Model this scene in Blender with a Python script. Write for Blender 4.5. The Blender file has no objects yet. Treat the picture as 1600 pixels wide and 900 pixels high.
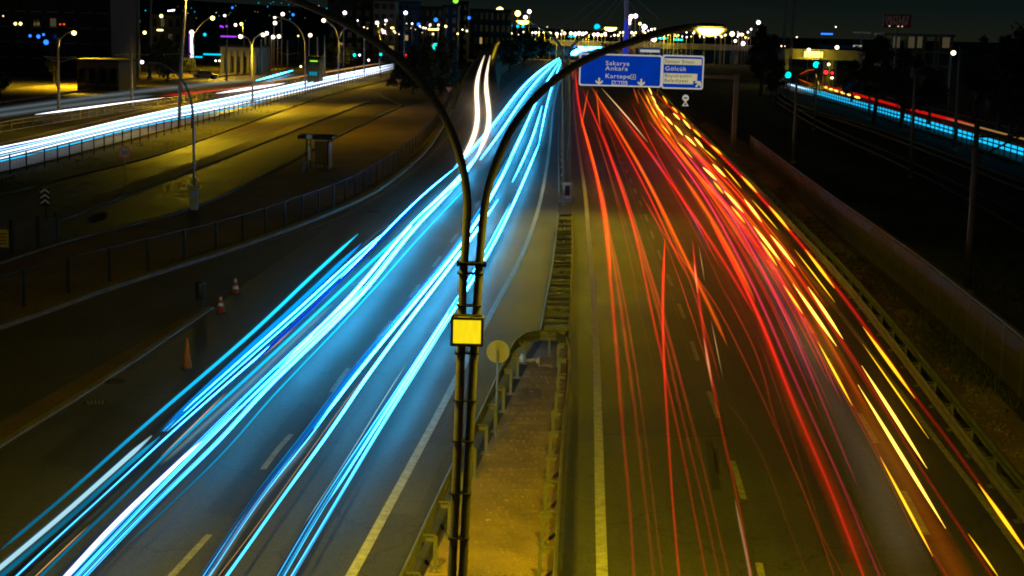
import bpy, math, random
from mathutils import Vector, Matrix
from mathutils.geometry import tessellate_polygon
random.seed(7)
S = bpy.context.scene
COL = S.collection

# ------------------------------------------------------------------ camera
FPX, CAMH, HOR, ROLL = 2330.0, 10.0, 48.0, math.radians(1.6)
PITCH = math.atan((450.0 - HOR) / FPX)
CP, SP = math.cos(PITCH), math.sin(PITCH)
FWD = Vector((0, CP, -SP)); R0 = Vector((1, 0, 0)); U0 = Vector((0, SP, CP))
RGT = R0 * math.cos(ROLL) + U0 * math.sin(ROLL)
UPV = U0 * math.cos(ROLL) - R0 * math.sin(ROLL)
CAM = Vector((0, 0, CAMH))
cd = bpy.data.cameras.new('camera'); cam = bpy.data.objects.new('camera', cd); COL.objects.link(cam)
cd.sensor_width = 36.0; cd.lens = 36.0 * FPX / 1600.0; cd.clip_start = 0.1; cd.clip_end = 9000
M = Matrix((RGT, UPV, -FWD)).transposed().to_4x4(); M.translation = CAM
cam.matrix_world = M
S.camera = cam

# ------------------------------------------------------------------ world, moon, exposure
w = bpy.data.worlds.new('World'); S.world = w; w.use_nodes = True
nt = w.node_tree; nt.nodes.clear()
sky = nt.nodes.new('ShaderNodeTexSky'); sky.sky_type = 'NISHITA'; sky.sun_disc = False
SUN_EL, SUN_ROT = math.radians(-4.5), math.radians(20)
sky.sun_elevation = SUN_EL; sky.sun_rotation = SUN_ROT
sky.air_density = 1.6; sky.dust_density = 4.0; sky.ozone_density = 3.0
bg = nt.nodes.new('ShaderNodeBackground'); wo = nt.nodes.new('ShaderNodeOutputWorld')
bg.inputs[1].default_value = 0.05
# town glow: the night air is greenish near the horizon and teal above, the same all round
tcw = nt.nodes.new('ShaderNodeTexCoord'); sep = nt.nodes.new('ShaderNodeSeparateXYZ'); nt.links.new(tcw.outputs['Generated'], sep.inputs[0])
rmp = nt.nodes.new('ShaderNodeValToRGB'); e = rmp.color_ramp.elements
e[0].position = 0.0; e[0].color = (0.0085, 0.0100, 0.0060, 1)
e[1].position = 0.6; e[1].color = (0.0006, 0.0026, 0.0030, 1)
k = e.new(0.022); k.color = (0.0034, 0.0068, 0.0062, 1)
nt.links.new(sep.outputs[2], rmp.inputs[0])
bg2 = nt.nodes.new('ShaderNodeBackground'); bg2.inputs[1].default_value = 1.0; nt.links.new(rmp.outputs[0], bg2.inputs[0])
adw = nt.nodes.new('ShaderNodeAddShader')
nt.links.new(sky.outputs[0], bg.inputs[0]); nt.links.new(bg.outputs[0], adw.inputs[0]); nt.links.new(bg2.outputs[0], adw.inputs[1]); nt.links.new(adw.outputs[0], wo.inputs[0])
sd = bpy.data.lights.new('moon', 'SUN'); sd.energy = 0.004; sd.angle = math.radians(0.5); sd.color = (0.8, 0.9, 1.0)
so = bpy.data.objects.new('moon', sd); COL.objects.link(so); so.rotation_euler = (math.radians(35), 0, math.radians(20))
S.view_settings.view_transform = 'Standard'; S.view_settings.look = 'None'
S.view_settings.exposure = 0.0; S.view_settings.gamma = 1.0
S.cycles.max_bounces = 4; S.cycles.diffuse_bounces = 2; S.cycles.glossy_bounces = 2; S.cycles.transparent_max_bounces = 24
S.cycles.caustics_reflective = False; S.cycles.caustics_refractive = False
S.cycles.sample_clamp_indirect = 3.0
S.cycles.use_denoising = True; S.cycles.filter_width = 1.9

# ------------------------------------------------------------------ geometry from the survey of the picture
def ray(px, py):
    return FWD + RGT * ((px - 800.0) / FPX) + UPV * ((450.0 - py) / FPX)
def G(px, py, z=0.0):
    d = ray(px, py)
    dz = min(d.z, -0.0052)
    return CAM + d * ((z - CAMH) / dz)
def P(px, py, Y):
    d = ray(px, py); return CAM + d * (Y / d.y)
def Z(px, py, Y):
    return P(px, py, Y).z

def tag(o, label=None, cat=None, group=None, kind=None):
    if label: o['label'] = label
    if cat: o['category'] = cat
    if group: o['group'] = group
    if kind: o['kind'] = kind
    return o
def thing(name, label, cat, loc=(0, 0, 0), rotz=0.0, group=None):
    o = bpy.data.objects.new(name, None); o.empty_display_size = 0.2; COL.objects.link(o)
    o.location = loc; o.rotation_euler = (0, 0, rotz)
    return tag(o, label, cat, group)
def root_of(o):
    v = Vector(o.location)
    while o.parent is not None:
        o = o.parent; v += Vector(o.location)
    return v

class MB:
    def __init__(s): s.v = []; s.f = []
    def quad(s, a, b, c, d):
        n = len(s.v); s.v += [tuple(a), tuple(b), tuple(c), tuple(d)]; s.f.append((n, n+1, n+2, n+3)); return s
    def box(s, c, size, rz=0.0, taper=1.0):
        cx, cy, cz = c; hx, hy, hz = size[0]/2, size[1]/2, size[2]/2
        co, si = math.cos(rz), math.sin(rz); n = len(s.v)
        for k, (x, y, z) in enumerate([(-1,-1,-1),(1,-1,-1),(1,1,-1),(-1,1,-1),(-1,-1,1),(1,-1,1),(1,1,1),(-1,1,1)]):
            t = taper if z > 0 else 1.0
            X, Y_ = x*hx*t, y*hy*t
            s.v.append((cx + X*co - Y_*si, cy + X*si + Y_*co, cz + z*hz))
        for q in [(0,3,2,1),(4,5,6,7),(0,1,5,4),(1,2,6,5),(2,3,7,6),(3,0,4,7)]:
            s.f.append(tuple(n+i for i in q))
        return s
    def tube(s, pts, rad, seg=8, cap=True):
        pts = [Vector(p) for p in pts]; m = len(pts)
        if not hasattr(rad, '__len__'): rad = [rad]*m
        base = len(s.v); prev = None
        for i, p in enumerate(pts):
            t = (pts[min(i+1, m-1)] - pts[max(i-1, 0)])
            t = t.normalized() if t.length > 1e-9 else Vector((0, 0, 1))
            if prev is None:
                a = Vector((0, 0, 1)) if abs(t.z) < 0.9 else Vector((1, 0, 0))
                u = t.cross(a).normalized()
            else:
                u = (prev - t * prev.dot(t)).normalized()
            prev = u; v2 = t.cross(u)
            for k in range(seg):
                an = 2*math.pi*k/seg
                s.v.append(tuple(p + u*(math.cos(an)*rad[i]) + v2*(math.sin(an)*rad[i])))
        for i in range(m-1):
            for k in range(seg):
                a = base+i*seg+k; b = base+i*seg+(k+1) % seg
                s.f.append((a, b, b+seg, a+seg))
        if cap:
            s.f.append(tuple(base+k for k in reversed(range(seg))))
            s.f.append(tuple(base+(m-1)*seg+k for k in range(seg)))
        return s
    def lathe(s, prof, c=(0, 0, 0), seg=16):
        base = len(s.v)
        for r, z in prof:
            for k in range(seg):
                an = 2*math.pi*k/seg
                s.v.append((c[0]+r*math.cos(an), c[1]+r*math.sin(an), c[2]+z))
        for i in range(len(prof)-1):
            for k in range(seg):
                a = base+i*seg+k; b = base+i*seg+(k+1) % seg
                s.f.append((a, b, b+seg, a+seg))
        s.f.append(tuple(base+k for k in reversed(range(seg))))
        s.f.append(tuple(base+(len(prof)-1)*seg+k for k in range(seg)))
        return s
    def sweep(s, path, prof, closed=True):
        """prof: (lateral to the right of travel, z) points, closed loop"""
        path = [Vector(p) for p in path]; m = len(path); k = len(prof); base = len(s.v)
        for i, p in enumerate(path):
            t = path[min(i+1, m-1)] - path[max(i-1, 0)]; t.z = 0; t.normalize()
            n = Vector((t.y, -t.x, 0))
            for l, z in prof: s.v.append(tuple(p + n*l + Vector((0, 0, z))))
        for i in range(m-1):
            for j in range(k if closed else k-1):
                a = base+i*k+j; b = base+i*k+(j+1) % k
                s.f.append((a, b, b+k, a+k))
        if closed:
            s.f.append(tuple(base+j for j in reversed(range(k)))); s.f.append(tuple(base+(m-1)*k+j for j in range(k)))
        return s
    def poly(s, pts):
        pts = [Vector(p) for p in pts]
        tri = tessellate_polygon([[Vector((p.x, p.y, 0)) for p in pts]])
        n = len(s.v); s.v += [tuple(p) for p in pts]
        for a, b, c in tri:
            A, B, C_ = pts[a], pts[b], pts[c]
            if (B-A).cross(C_-A).z < 0: b, c = c, b
            s.f.append((n+a, n+b, n+c))
        return s
    def prism(s, pts2, origin, ux, uy, depth):
        """flat outline pts2 in the plane (ux, uy), pushed back by depth along ux x uy"""
        ux = Vector(ux); uy = Vector(uy); w_ = ux.cross(uy).normalized(); o = Vector(origin)
        fr = [o + ux*a + uy*b + w_*(depth/2) for a, b in pts2]; bk = [p - w_*depth for p in fr]
        n = len(s.v); k = len(pts2); s.v += [tuple(p) for p in fr+bk]
        tri = tessellate_polygon([[Vector((a, b, 0)) for a, b in pts2]])
        area = sum(pts2[i][0]*pts2[(i+1) % k][1]-pts2[(i+1) % k][0]*pts2[i][1] for i in range(k))
        for a, b, c in tri:
            (x0, y0), (x1, y1), (x2, y2) = pts2[a], pts2[b], pts2[c]
            if (x1-x0)*(y2-y0)-(x2-x0)*(y1-y0) < 0: b, c = c, b
            s.f.append((n+a, n+b, n+c)); s.f.append((n+k+a, n+k+c, n+k+b))
        for i in range(k):
            j = (i+1) % k
            s.f.append((n+i, n+k+i, n+k+j, n+j) if area > 0 else (n+j, n+k+j, n+k+i, n+i))
        return s
    def build(s, name, mat, parent=None, smooth=False, local=False):
        me = bpy.data.meshes.new(name)
        off = root_of(parent) if (parent is not None and not local) else Vector((0, 0, 0))
        me.from_pydata([(a-off.x, b-off.y, c-off.z) for a, b, c in s.v], [], s.f)
        me.materials.append(mat)
        if smooth: me.polygons.foreach_set('use_smooth', [True]*len(me.polygons))
        me.update()
        o = bpy.data.objects.new(name, me); COL.objects.link(o)
        if parent is not None: o.parent = parent
        return o
def piece(mesh, name, loc, rz, parent):
    o = bpy.data.objects.new(name, mesh); COL.objects.link(o); o.parent = parent
    o.location = Vector(loc) - root_of(parent); o.rotation_euler = (0, 0, rz); return o
def copy_tree(o, parent=None):
    c = o.copy(); COL.objects.link(c)
    if parent is not None: c.parent = parent
    for ch in list(o.children): copy_tree(ch, c)
    return c

# ------------------------------------------------------------------ materials
MAT = {}
def nodes(name):
    m = bpy.data.materials.new(name); m.use_nodes = True; MAT[name] = m
    n = m.node_tree; return m, n, n.nodes['Principled BSDF']
def surf(name, col, rough=0.8, vary=0.35, scale=3.0, fine=40.0, bump=0.2, metal=0.0, spec=0.4, col2=None):
    m, n, b = nodes(name); N, L = n.nodes, n.links
    tc = N.new('ShaderNodeTexCoord')
    big = N.new('ShaderNodeTexNoise'); big.inputs['Scale'].default_value = scale; big.inputs['Detail'].default_value = 5
    sm = N.new('ShaderNodeTexNoise'); sm.inputs['Scale'].default_value = fine; sm.inputs['Detail'].default_value = 3
    L.new(tc.outputs['Object'], big.inputs['Vector']); L.new(tc.outputs['Object'], sm.inputs['Vector'])
    r = N.new('ShaderNodeValToRGB')
    c2 = col2 or tuple(c*(1+vary) for c in col)
    c1 = tuple(c*(1-vary) for c in col)
    r.color_ramp.elements[0].position = 0.32; r.color_ramp.elements[0].color = (*c1, 1)
    r.color_ramp.elements[1].position = 0.68; r.color_ramp.elements[1].color = (*c2, 1)
    mx = N.new('ShaderNodeMath'); mx.operation = 'MULTIPLY_ADD'
    mx.inputs[1].default_value = 0.45; L.new(sm.outputs[0], mx.inputs[0])
    m2 = N.new('ShaderNodeMath'); m2.operation = 'MULTIPLY'; m2.inputs[1].default_value = 0.55
    L.new(big.outputs[0], m2.inputs[0]); L.new(m2.outputs[0], mx.inputs[2])
    L.new(mx.outputs[0], r.inputs[0]); L.new(r.outputs[0], b.inputs['Base Color'])
    b.inputs['Roughness'].default_value = rough; b.inputs['Metallic'].default_value = metal
    b.inputs['Specular IOR Level'].default_value = spec
    if bump:
        bp = N.new('ShaderNodeBump'); bp.inputs['Strength'].default_value = bump; bp.inputs['Distance'].default_value = 0.03
        L.new(mx.outputs[0], bp.inputs['Height']); L.new(bp.outputs[0], b.inputs['Normal'])
    return m
def asphalt(name, col, patch=0.45):
    m, n, b = nodes(name); N, L = n.nodes, n.links
    tc = N.new('ShaderNodeTexCoord'); O = tc.outputs['Object']
    def noise(s, d=4, vec=O):
        x = N.new('ShaderNodeTexNoise'); x.inputs['Scale'].default_value = s; x.inputs['Detail'].default_value = d; L.new(vec, x.inputs['Vector']); return x.outputs[0]
    mp = N.new('ShaderNodeMapping'); mp.inputs['Scale'].default_value = (1.0, 0.06, 1.0); mp.inputs['Rotation'].default_value = (0, 0, math.radians(3)); L.new(O, mp.inputs[0])
    streak = noise(1.1, 4, mp.outputs[0]); blot = noise(0.22, 5); agg = noise(17, 6); mid = noise(5, 5)
    vo = N.new('ShaderNodeTexVoronoi'); vo.feature = 'DISTANCE_TO_EDGE'; vo.inputs['Scale'].default_value = 0.16
    wp = N.new('ShaderNodeVectorMath'); wp.operation = 'MULTIPLY_ADD'; 
    nz = N.new('ShaderNodeTexNoise'); nz.inputs['Scale'].default_value = 0.8; nz.inputs['Detail'].default_value = 6; L.new(O, nz.inputs['Vector'])
    wp.inputs[1].default_value = (2.2, 2.2, 0); L.new(nz.outputs['Color'], wp.inputs[0]); L.new(O, wp.inputs[2]); L.new(wp.outputs[0], vo.inputs['Vector'])
    cr = N.new('ShaderNodeMapRange'); cr.inputs[1].default_value = 0.0; cr.inputs[2].default_value = 0.006; cr.inputs[3].default_value = 0.45; cr.inputs[4].default_value = 1.0; L.new(vo.outputs['Distance'], cr.inputs[0])
    def madd(a, k, c):
        x = N.new('ShaderNodeMath'); x.operation = 'MULTIPLY_ADD'; L.new(a, x.inputs[0]); x.inputs[1].default_value = k
        if isinstance(c, float): x.inputs[2].default_value = c
        else: L.new(c, x.inputs[2])
        return x.outputs[0]
    v = madd(streak, 1.1, madd(blot, 1.3, madd(agg, 1.9, madd(mid, 0.8, -1.55))))
    mu = N.new('ShaderNodeMath'); mu.operation = 'MULTIPLY'; L.new(v, mu.inputs[0]); L.new(cr.outputs[0], mu.inputs[1])
    mc = N.new('ShaderNodeVectorMath'); mc.operation = 'SCALE'; mc.inputs[0].default_value = col; L.new(mu.outputs[0], mc.inputs['Scale'])
    L.new(mc.outputs[0], b.inputs['Base Color'])
    b.inputs['Roughness'].default_value = 0.55; b.inputs['Specular IOR Level'].default_value = 0.45
    rr = N.new('ShaderNodeMapRange'); rr.inputs[3].default_value = 0.42; rr.inputs[4].default_value = 0.75; L.new(blot, rr.inputs[0]); L.new(rr.outputs[0], b.inputs['Roughness'])
    bp = N.new('ShaderNodeBump'); bp.inputs['Strength'].default_value = 0.4; bp.inputs['Distance'].default_value = 0.012; L.new(agg, bp.inputs['Height']); L.new(bp.outputs[0], b.inputs['Normal'])
    return m
def paint(name, col, wear=0.5):
    m = surf(name, col, 0.7, wear, 5.0, 30.0, 0.15); return m
def glow(name, col, k):
    m = bpy.data.materials.new(name); m.use_nodes = True; n = m.node_tree; n.nodes.clear(); MAT[name] = m
    e = n.nodes.new('ShaderNodeEmission'); e.inputs[0].default_value = (*col, 1); e.inputs[1].default_value = k
    o = n.nodes.new('ShaderNodeOutputMaterial'); n.links.new(e.outputs[0], o.inputs[0]); return m
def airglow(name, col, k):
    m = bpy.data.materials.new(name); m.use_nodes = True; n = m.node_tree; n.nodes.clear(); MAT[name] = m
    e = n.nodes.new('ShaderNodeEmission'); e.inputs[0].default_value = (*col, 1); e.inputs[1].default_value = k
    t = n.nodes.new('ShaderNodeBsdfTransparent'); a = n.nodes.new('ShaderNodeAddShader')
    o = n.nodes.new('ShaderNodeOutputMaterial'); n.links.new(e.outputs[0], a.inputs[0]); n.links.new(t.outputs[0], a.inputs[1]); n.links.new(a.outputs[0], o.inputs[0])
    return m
def beam(name, col, k, soft=False):
    """light left along a path: emission scaled by the path's own 'fade'; soft ones add to what is behind"""
    m = bpy.data.materials.new(name); m.use_nodes = True; n = m.node_tree; n.nodes.clear(); MAT[name] = m
    e = n.nodes.new('ShaderNodeEmission'); e.inputs[0].default_value = (*col, 1)
    at = n.nodes.new('ShaderNodeAttribute'); at.attribute_name = 'fade'
    mu = n.nodes.new('ShaderNodeMath'); mu.operation = 'MULTIPLY'; mu.inputs[1].default_value = k
    n.links.new(at.outputs['Fac'], mu.inputs[0]); n.links.new(mu.outputs[0], e.inputs[1])
    o = n.nodes.new('ShaderNodeOutputMaterial')
    if soft:
        t = n.nodes.new('ShaderNodeBsdfTransparent'); a = n.nodes.new('ShaderNodeAddShader')
        n.links.new(e.outputs[0], a.inputs[0]); n.links.new(t.outputs[0], a.inputs[1]); n.links.new(a.outputs[0], o.inputs[0])
    else: n.links.new(e.outputs[0], o.inputs[0])
    return m
def self_lit(name, col, k):  # surface glow put in as emission, on parts that are no lamps too
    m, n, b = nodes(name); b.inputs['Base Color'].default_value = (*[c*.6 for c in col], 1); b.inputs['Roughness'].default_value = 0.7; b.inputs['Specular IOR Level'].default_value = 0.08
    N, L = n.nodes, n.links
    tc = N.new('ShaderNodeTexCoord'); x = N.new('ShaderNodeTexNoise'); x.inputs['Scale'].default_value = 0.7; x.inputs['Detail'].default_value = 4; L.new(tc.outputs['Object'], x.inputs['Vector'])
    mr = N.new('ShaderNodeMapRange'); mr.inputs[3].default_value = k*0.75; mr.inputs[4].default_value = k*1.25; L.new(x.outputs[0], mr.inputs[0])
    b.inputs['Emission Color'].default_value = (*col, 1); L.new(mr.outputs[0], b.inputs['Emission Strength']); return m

surf('soil', (0.045, 0.038, 0.022), 0.95, 0.5, 0.25, 6.0, 0.5)
surf('dark_scrub', (0.075, 0.058, 0.030), 1.0, 0.6, 0.3, 5.0, 0.7)
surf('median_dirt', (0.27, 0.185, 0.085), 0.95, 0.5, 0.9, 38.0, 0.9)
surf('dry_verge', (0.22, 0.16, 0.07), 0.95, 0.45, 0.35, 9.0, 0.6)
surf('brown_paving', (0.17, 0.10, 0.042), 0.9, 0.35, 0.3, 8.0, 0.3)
surf('bank_soil', (0.10, 0.06, 0.022), 0.95, 0.6, 0.5, 9.0, 0.7)
surf('dry_grass', (0.09, 0.085, 0.03), 0.95, 0.5, 0.3, 9.0, 0.6)
surf('kerb_stone', (0.15, 0.12, 0.08), 0.85, 0.35, 1.2, 20.0, 0.3)
surf('concrete', (0.20, 0.185, 0.15), 0.85, 0.3, 0.6, 12.0, 0.25)
surf('galvanised', (0.24, 0.24, 0.22), 0.5, 0.3, 2.0, 25.0, 0.1, metal=0.6)
surf('notice_yellow', (0.5, 0.42, 0.12), 0.7, 0.3, 3.0, 20.0, 0.05)
surf('tarred_pole', (0.04, 0.04, 0.032), 0.85, 0.3, 1.0, 14.0, 0.2)
surf('rail_dull', (0.10, 0.10, 0.085), 0.6, 0.4, 2.0, 25.0, 0.1, metal=0.2)
surf('wall_post', (0.10, 0.095, 0.07), 0.85, 0.3, 0.6, 12.0, 0.25)
surf('lamp_steel', (0.25, 0.23, 0.25), 0.45, 0.3, 1.5, 30.0, 0.06, metal=0.3)
surf('dark_steel', (0.012, 0.012, 0.012), 0.6, 0.3, 2.0, 20.0, 0.1)
surf('tram_pole', (0.34, 0.30, 0.20), 0.6, 0.25, 1.0, 12.0, 0.1)
surf('wood_pole', (0.12, 0.115, 0.085), 0.85, 0.3, 1.0, 14.0, 0.2)
surf('sign_back', (0.30, 0.29, 0.24), 0.6, 0.15, 3.0, 20.0, 0.05)
surf('black_plastic', (0.012, 0.012, 0.012), 0.5, 0.3, 4.0, 30.0, 0.1)
surf('cone_orange', (0.30, 0.10, 0.025), 0.6, 0.2, 5.0, 30.0, 0.08)
surf('cone_red', (0.30, 0.03, 0.02), 0.6, 0.2, 5.0, 30.0, 0.08)
surf('white_band', (0.5, 0.49, 0.46), 0.5, 0.15, 5.0, 30.0, 0.05)
surf('shelter_panel', (0.30, 0.26, 0.23), 0.5, 0.2, 2.0, 20.0, 0.05)
surf('cabinet_grey', (0.42, 0.43, 0.42), 0.6, 0.15, 2.0, 20.0, 0.05)
surf('dark_facade', (0.012, 0.012, 0.011), 0.9, 0.4, 0.15, 3.0, 0.1)
surf('pale_facade', (0.17, 0.16, 0.13), 0.9, 0.25, 0.15, 3.0, 0.1)
surf('mid_facade', (0.07, 0.066, 0.05), 0.9, 0.3, 0.15, 3.0, 0.1)
surf('dark_glass', (0.01, 0.012, 0.014), 0.15, 0.3, 0.5, 3.0, 0.0, spec=0.6)
surf('hill', (0.01, 0.012, 0.014), 1.0, 0.5, 0.01, 0.1, 0.2)
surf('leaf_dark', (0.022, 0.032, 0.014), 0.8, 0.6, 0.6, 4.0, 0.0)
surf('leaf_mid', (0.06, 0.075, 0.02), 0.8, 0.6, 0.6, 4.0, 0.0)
surf('bark', (0.06, 0.05, 0.035), 0.95, 0.4, 1.0, 10.0, 0.4)
surf('ballast', (0.016, 0.015, 0.013), 1.0, 0.6, 0.8, 12.0, 0.8)
surf('rail_steel', (0.10, 0.09, 0.07), 0.5, 0.3, 1.0, 10.0, 0.05, metal=0.8)
surf('sleeper_concrete', (0.025, 0.023, 0.02), 0.9, 0.3, 1.0, 10.0, 0.2)
surf('lamp_housing', (0.18, 0.17, 0.16), 0.5, 0.2, 3.0, 20.0, 0.05)
surf('red_board', (0.30, 0.03, 0.025), 0.6, 0.2, 0.5, 5.0, 0.05)
surf('rubber', (0.015, 0.015, 0.015), 0.7, 0.3, 3.0, 20.0, 0.1)
surf('car_paint', (0.35, 0.36, 0.38), 0.3, 0.1, 1.0, 10.0, 0.0, metal=0.5)
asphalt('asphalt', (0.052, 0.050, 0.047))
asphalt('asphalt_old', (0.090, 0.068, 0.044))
asphalt('gutter_asphalt', (0.036, 0.036, 0.036))
paint('lane_paint', (0.40, 0.39, 0.34), 0.45)
paint('worn_paint', (0.22, 0.21, 0.18), 0.5)
surf('iron', (0.02, 0.018, 0.016), 0.7, 0.4, 3.0, 20.0, 0.3)
surf('oil_stain', (0.026, 0.024, 0.021), 0.6, 0.4, 2.0, 12.0, 0.1)
# light that the vehicles left in the air
for nm, c, k in (('beam_white', (0.046, 0.50, 1.0), 25.0), ('beam_paler', (0.42, 0.72, 0.80), 1.0), ('beam_blue', (0.0, 0.30, 1.0), 1.5), ('beam_cyan', (0.01, 0.55, 1.0), 1.9),
                 ('beam_teal', (0.0, 0.12, 0.19), 0.7), ('beam_deep', (0.0, 0.05, 0.70), 0.8), ('beam_clear', (0.80, 0.85, 1.0), 4.0), ('beam_ice', (0.30, 0.62, 1.0), 2.6), ('beam_cream', (1.0, 0.80, 0.58), 3.0), ('amber', (1.0, 0.50, 0.012), 1.9),
                 ('amber_hot', (1.0, 0.60, 0.07), 3.2), ('thread', (1.0, 0.50, 0.16), 0.9), ('red_core', (1.0, 0.012, 0.008), 1.5), ('queue_orange', (1.0, 0.13, 0.006), 1.6)):
    beam(nm, c, k)
for nm, c, k in (('soft_red', (1.0, 0.012, 0.010), 0.085), ('soft_hot', (1.0, 0.014, 0.010), 0.20), ('soft_dim', (0.80, 0.045, 0.015), 0.060), ('soft_orange', (1.0, 0.11, 0.004), 0.115),
                 ('soft_yellow', (1.0, 0.72, 0.02), 0.20), ('soft_pink', (0.95, 0.022, 0.085), 0.11), ('soft_brown', (0.6, 0.07, 0.01), 0.035), ('soft_cream', (1.0, 0.55, 0.22), 0.14), ('soft_grey', (0.55, 0.75, 0.85), 0.035),
                 ('fringe_blue', (0.02, 0.08, 1.0), 0.15), ('fringe_cyan', (0.0, 0.35, 0.8), 0.06), ('fringe_orange', (1.0, 0.13, 0.0), 0.05), ('fringe_cream', (1.0, 0.62, 0.35), 0.16),
                 ('sheen_orange', (1.0, 0.15, 0.0), 0.075), ('sheen_grey', (0.75, 0.74, 0.70), 0.012), ('sheen_violet', (0.7, 0.10, 0.40), 0.03), ('sheen_blue', (0.1, 0.4, 0.8), 0.09), ('sheen_red', (1.0, 0.03, 0.0), 0.09), ('sheen_far', (1.0, 0.10, 0.0), 0.03)):
    beam(nm, c, k, True)
glow('slit_orange', (1.0, 0.10, 0.004), 1.15)
glow('tube_white', (0.80, 0.85, 1.0), 5.0)
glow('panel_amber', (1.0, 0.62, 0.10), 4.0)
SODIUM = (1.0, 0.765, 0.010)
glow('lens_sodium', (1.0, 0.80, 0.10), 14.0)
airglow('bowl_sodium', (1.0, 0.62, 0.01), 0.28)  # yellow lamp halo, added over the lens as a see-through glow
glow('bulb_white', (1.0, 0.80, 0.55), 5.0)
glow('bulb_pink', (1.0, 0.78, 0.95), 6.0)
glow('bulb_yellow', (1.0, 0.78, 0.22), 5.0)
glow('bulb_small', (1.0, 0.75, 0.4), 2.0)
glow('light_blue', (0.02, 0.16, 1.0), 2.5)
glow('light_cyan', (0.0, 0.55, 0.8), 1.6)
glow('shop_cyan', (0.0, 0.40, 0.55), 0.6)
glow('light_teal', (0.0, 0.75, 0.65), 3.0)
glow('light_red', (1.0, 0.02, 0.02), 3.0)
glow('light_green', (0.3, 0.9, 0.05), 1.5)
glow('light_violet', (0.4, 0.05, 1.0), 1.2)
glow('window_warm', (1.0, 0.6, 0.2), 0.35)
glow('window_dim', (0.5, 0.4, 0.2), 0.10)
self_lit('box_yellow', (1.0, 0.76, 0.008), 1.0)
self_lit('sign_blue', (0.0, 0.024, 0.24), 1.0)  # gantry sign glow painted in: face and lettering emit, no lamp behind
self_lit('sign_white', (0.75, 0.72, 0.62), 0.50)
self_lit('sign_cream', (0.75, 0.70, 0.42), 0.48)
self_lit('sign_dark', (0.05, 0.05, 0.03), 0.3)
self_lit('sign_dim_white', (0.5, 0.48, 0.44), 0.04)  # small sign faces and rims given a slight glow of their own
self_lit('sign_red_ring', (0.45, 0.12, 0.06), 0.12)
self_lit('outlet_letters', (0.5, 0.4, 0.38), 0.05)  # billboard letters given a faint glow of their own
self_lit('pylon_blue', (0.03, 0.05, 0.6), 0.5)  # blue lighting put in as glow of the mast and cables themselves
self_lit('pylon_grey', (0.12, 0.12, 0.26), 0.16)
self_lit('cable_grey', (0.10, 0.11, 0.16), 0.10)
self_lit('board_small', (0.02, 0.06, 0.2), 0.35)  # distant sign face and small plates also glow by themselves
self_lit('blue_canopy', (0.01, 0.035, 0.08), 0.07)  # dim blue glow put into facades and boards that are no lamps

def tube_box():
    m = MAT['box_yellow']; n = m.node_tree; b = n.nodes['Principled BSDF']; N, L = n.nodes, n.links
    tc = N.new('ShaderNodeTexCoord'); mp = N.new('ShaderNodeMapping'); mp.inputs['Scale'].default_value = (60, 1, 5); L.new(tc.outputs['Object'], mp.inputs[0])
    x = N.new('ShaderNodeTexNoise'); x.inputs['Scale'].default_value = 1.0; x.inputs['Detail'].default_value = 5; L.new(mp.outputs[0], x.inputs['Vector'])
    mr = N.new('ShaderNodeMapRange'); mr.inputs[3].default_value = .62; mr.inputs[4].default_value = 1.3; L.new(x.outputs[0], mr.inputs[0]); L.new(mr.outputs[0], b.inputs['Emission Strength'])
tube_box()
# ------------------------------------------------------------------ path helpers
def spline(px, step=14.0):
    """smooth curve through image points, finely stepped"""
    q = [Vector((a[0], a[1])) for a in px]
    if len(q) == 2:
        n = max(2, int((q[1]-q[0]).length/step)); return [q[0].lerp(q[1], i/n) for i in range(n+1)]
    out = []
    for i in range(len(q)-1):
        p0 = q[i-1] if i else q[0]*2-q[1]; p1, p2 = q[i], q[i+1]; p3 = q[i+2] if i+2 < len(q) else q[-1]*2-q[-2]
        n = max(1, int((p2-p1).length/step))
        for k in range(n):
            t = k/n
            out.append(0.5*((2*p1)+(p2-p0)*t+(2*p0-5*p1+4*p2-p3)*t*t+(3*p1-p0-3*p2+p3)*t**3))
    out.append(q[-1]); return out
def gpath(px, z=0.0, step=14.0):
    return [G(p.x, p.y, z) for p in spline(px, step)]
def resample(pts, d):
    """points every d metres along a 3D path, with headings"""
    pts = [Vector(p) for p in pts]; out = []; acc = 0.0; nxt = 0.0
    for a, b in zip(pts, pts[1:]):
        L = (b-a).length
        while nxt <= acc+L and L > 0:
            t = (nxt-acc)/L; dirv = (b-a).normalized(); out.append((a.lerp(b, t), math.atan2(dirv.y, dirv.x))); nxt += d
        acc += L
    return out
def sheet(name, outline, z, mat, kind='structure', parent=None):
    o = MB().poly([G(x, y, z) for x, y in outline]).build(name, MAT[mat], parent)
    if parent is None: tag(o, kind=kind)
    return o

# ------------------------------------------------------------------ ground and roads
gb = MB(); gb.quad((-2600, -60, 0), (2600, -60, 0), (2600, 2600, 0), (-2600, 2600, 0))
tag(gb.build('ground', MAT['soil']), kind='structure')
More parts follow.
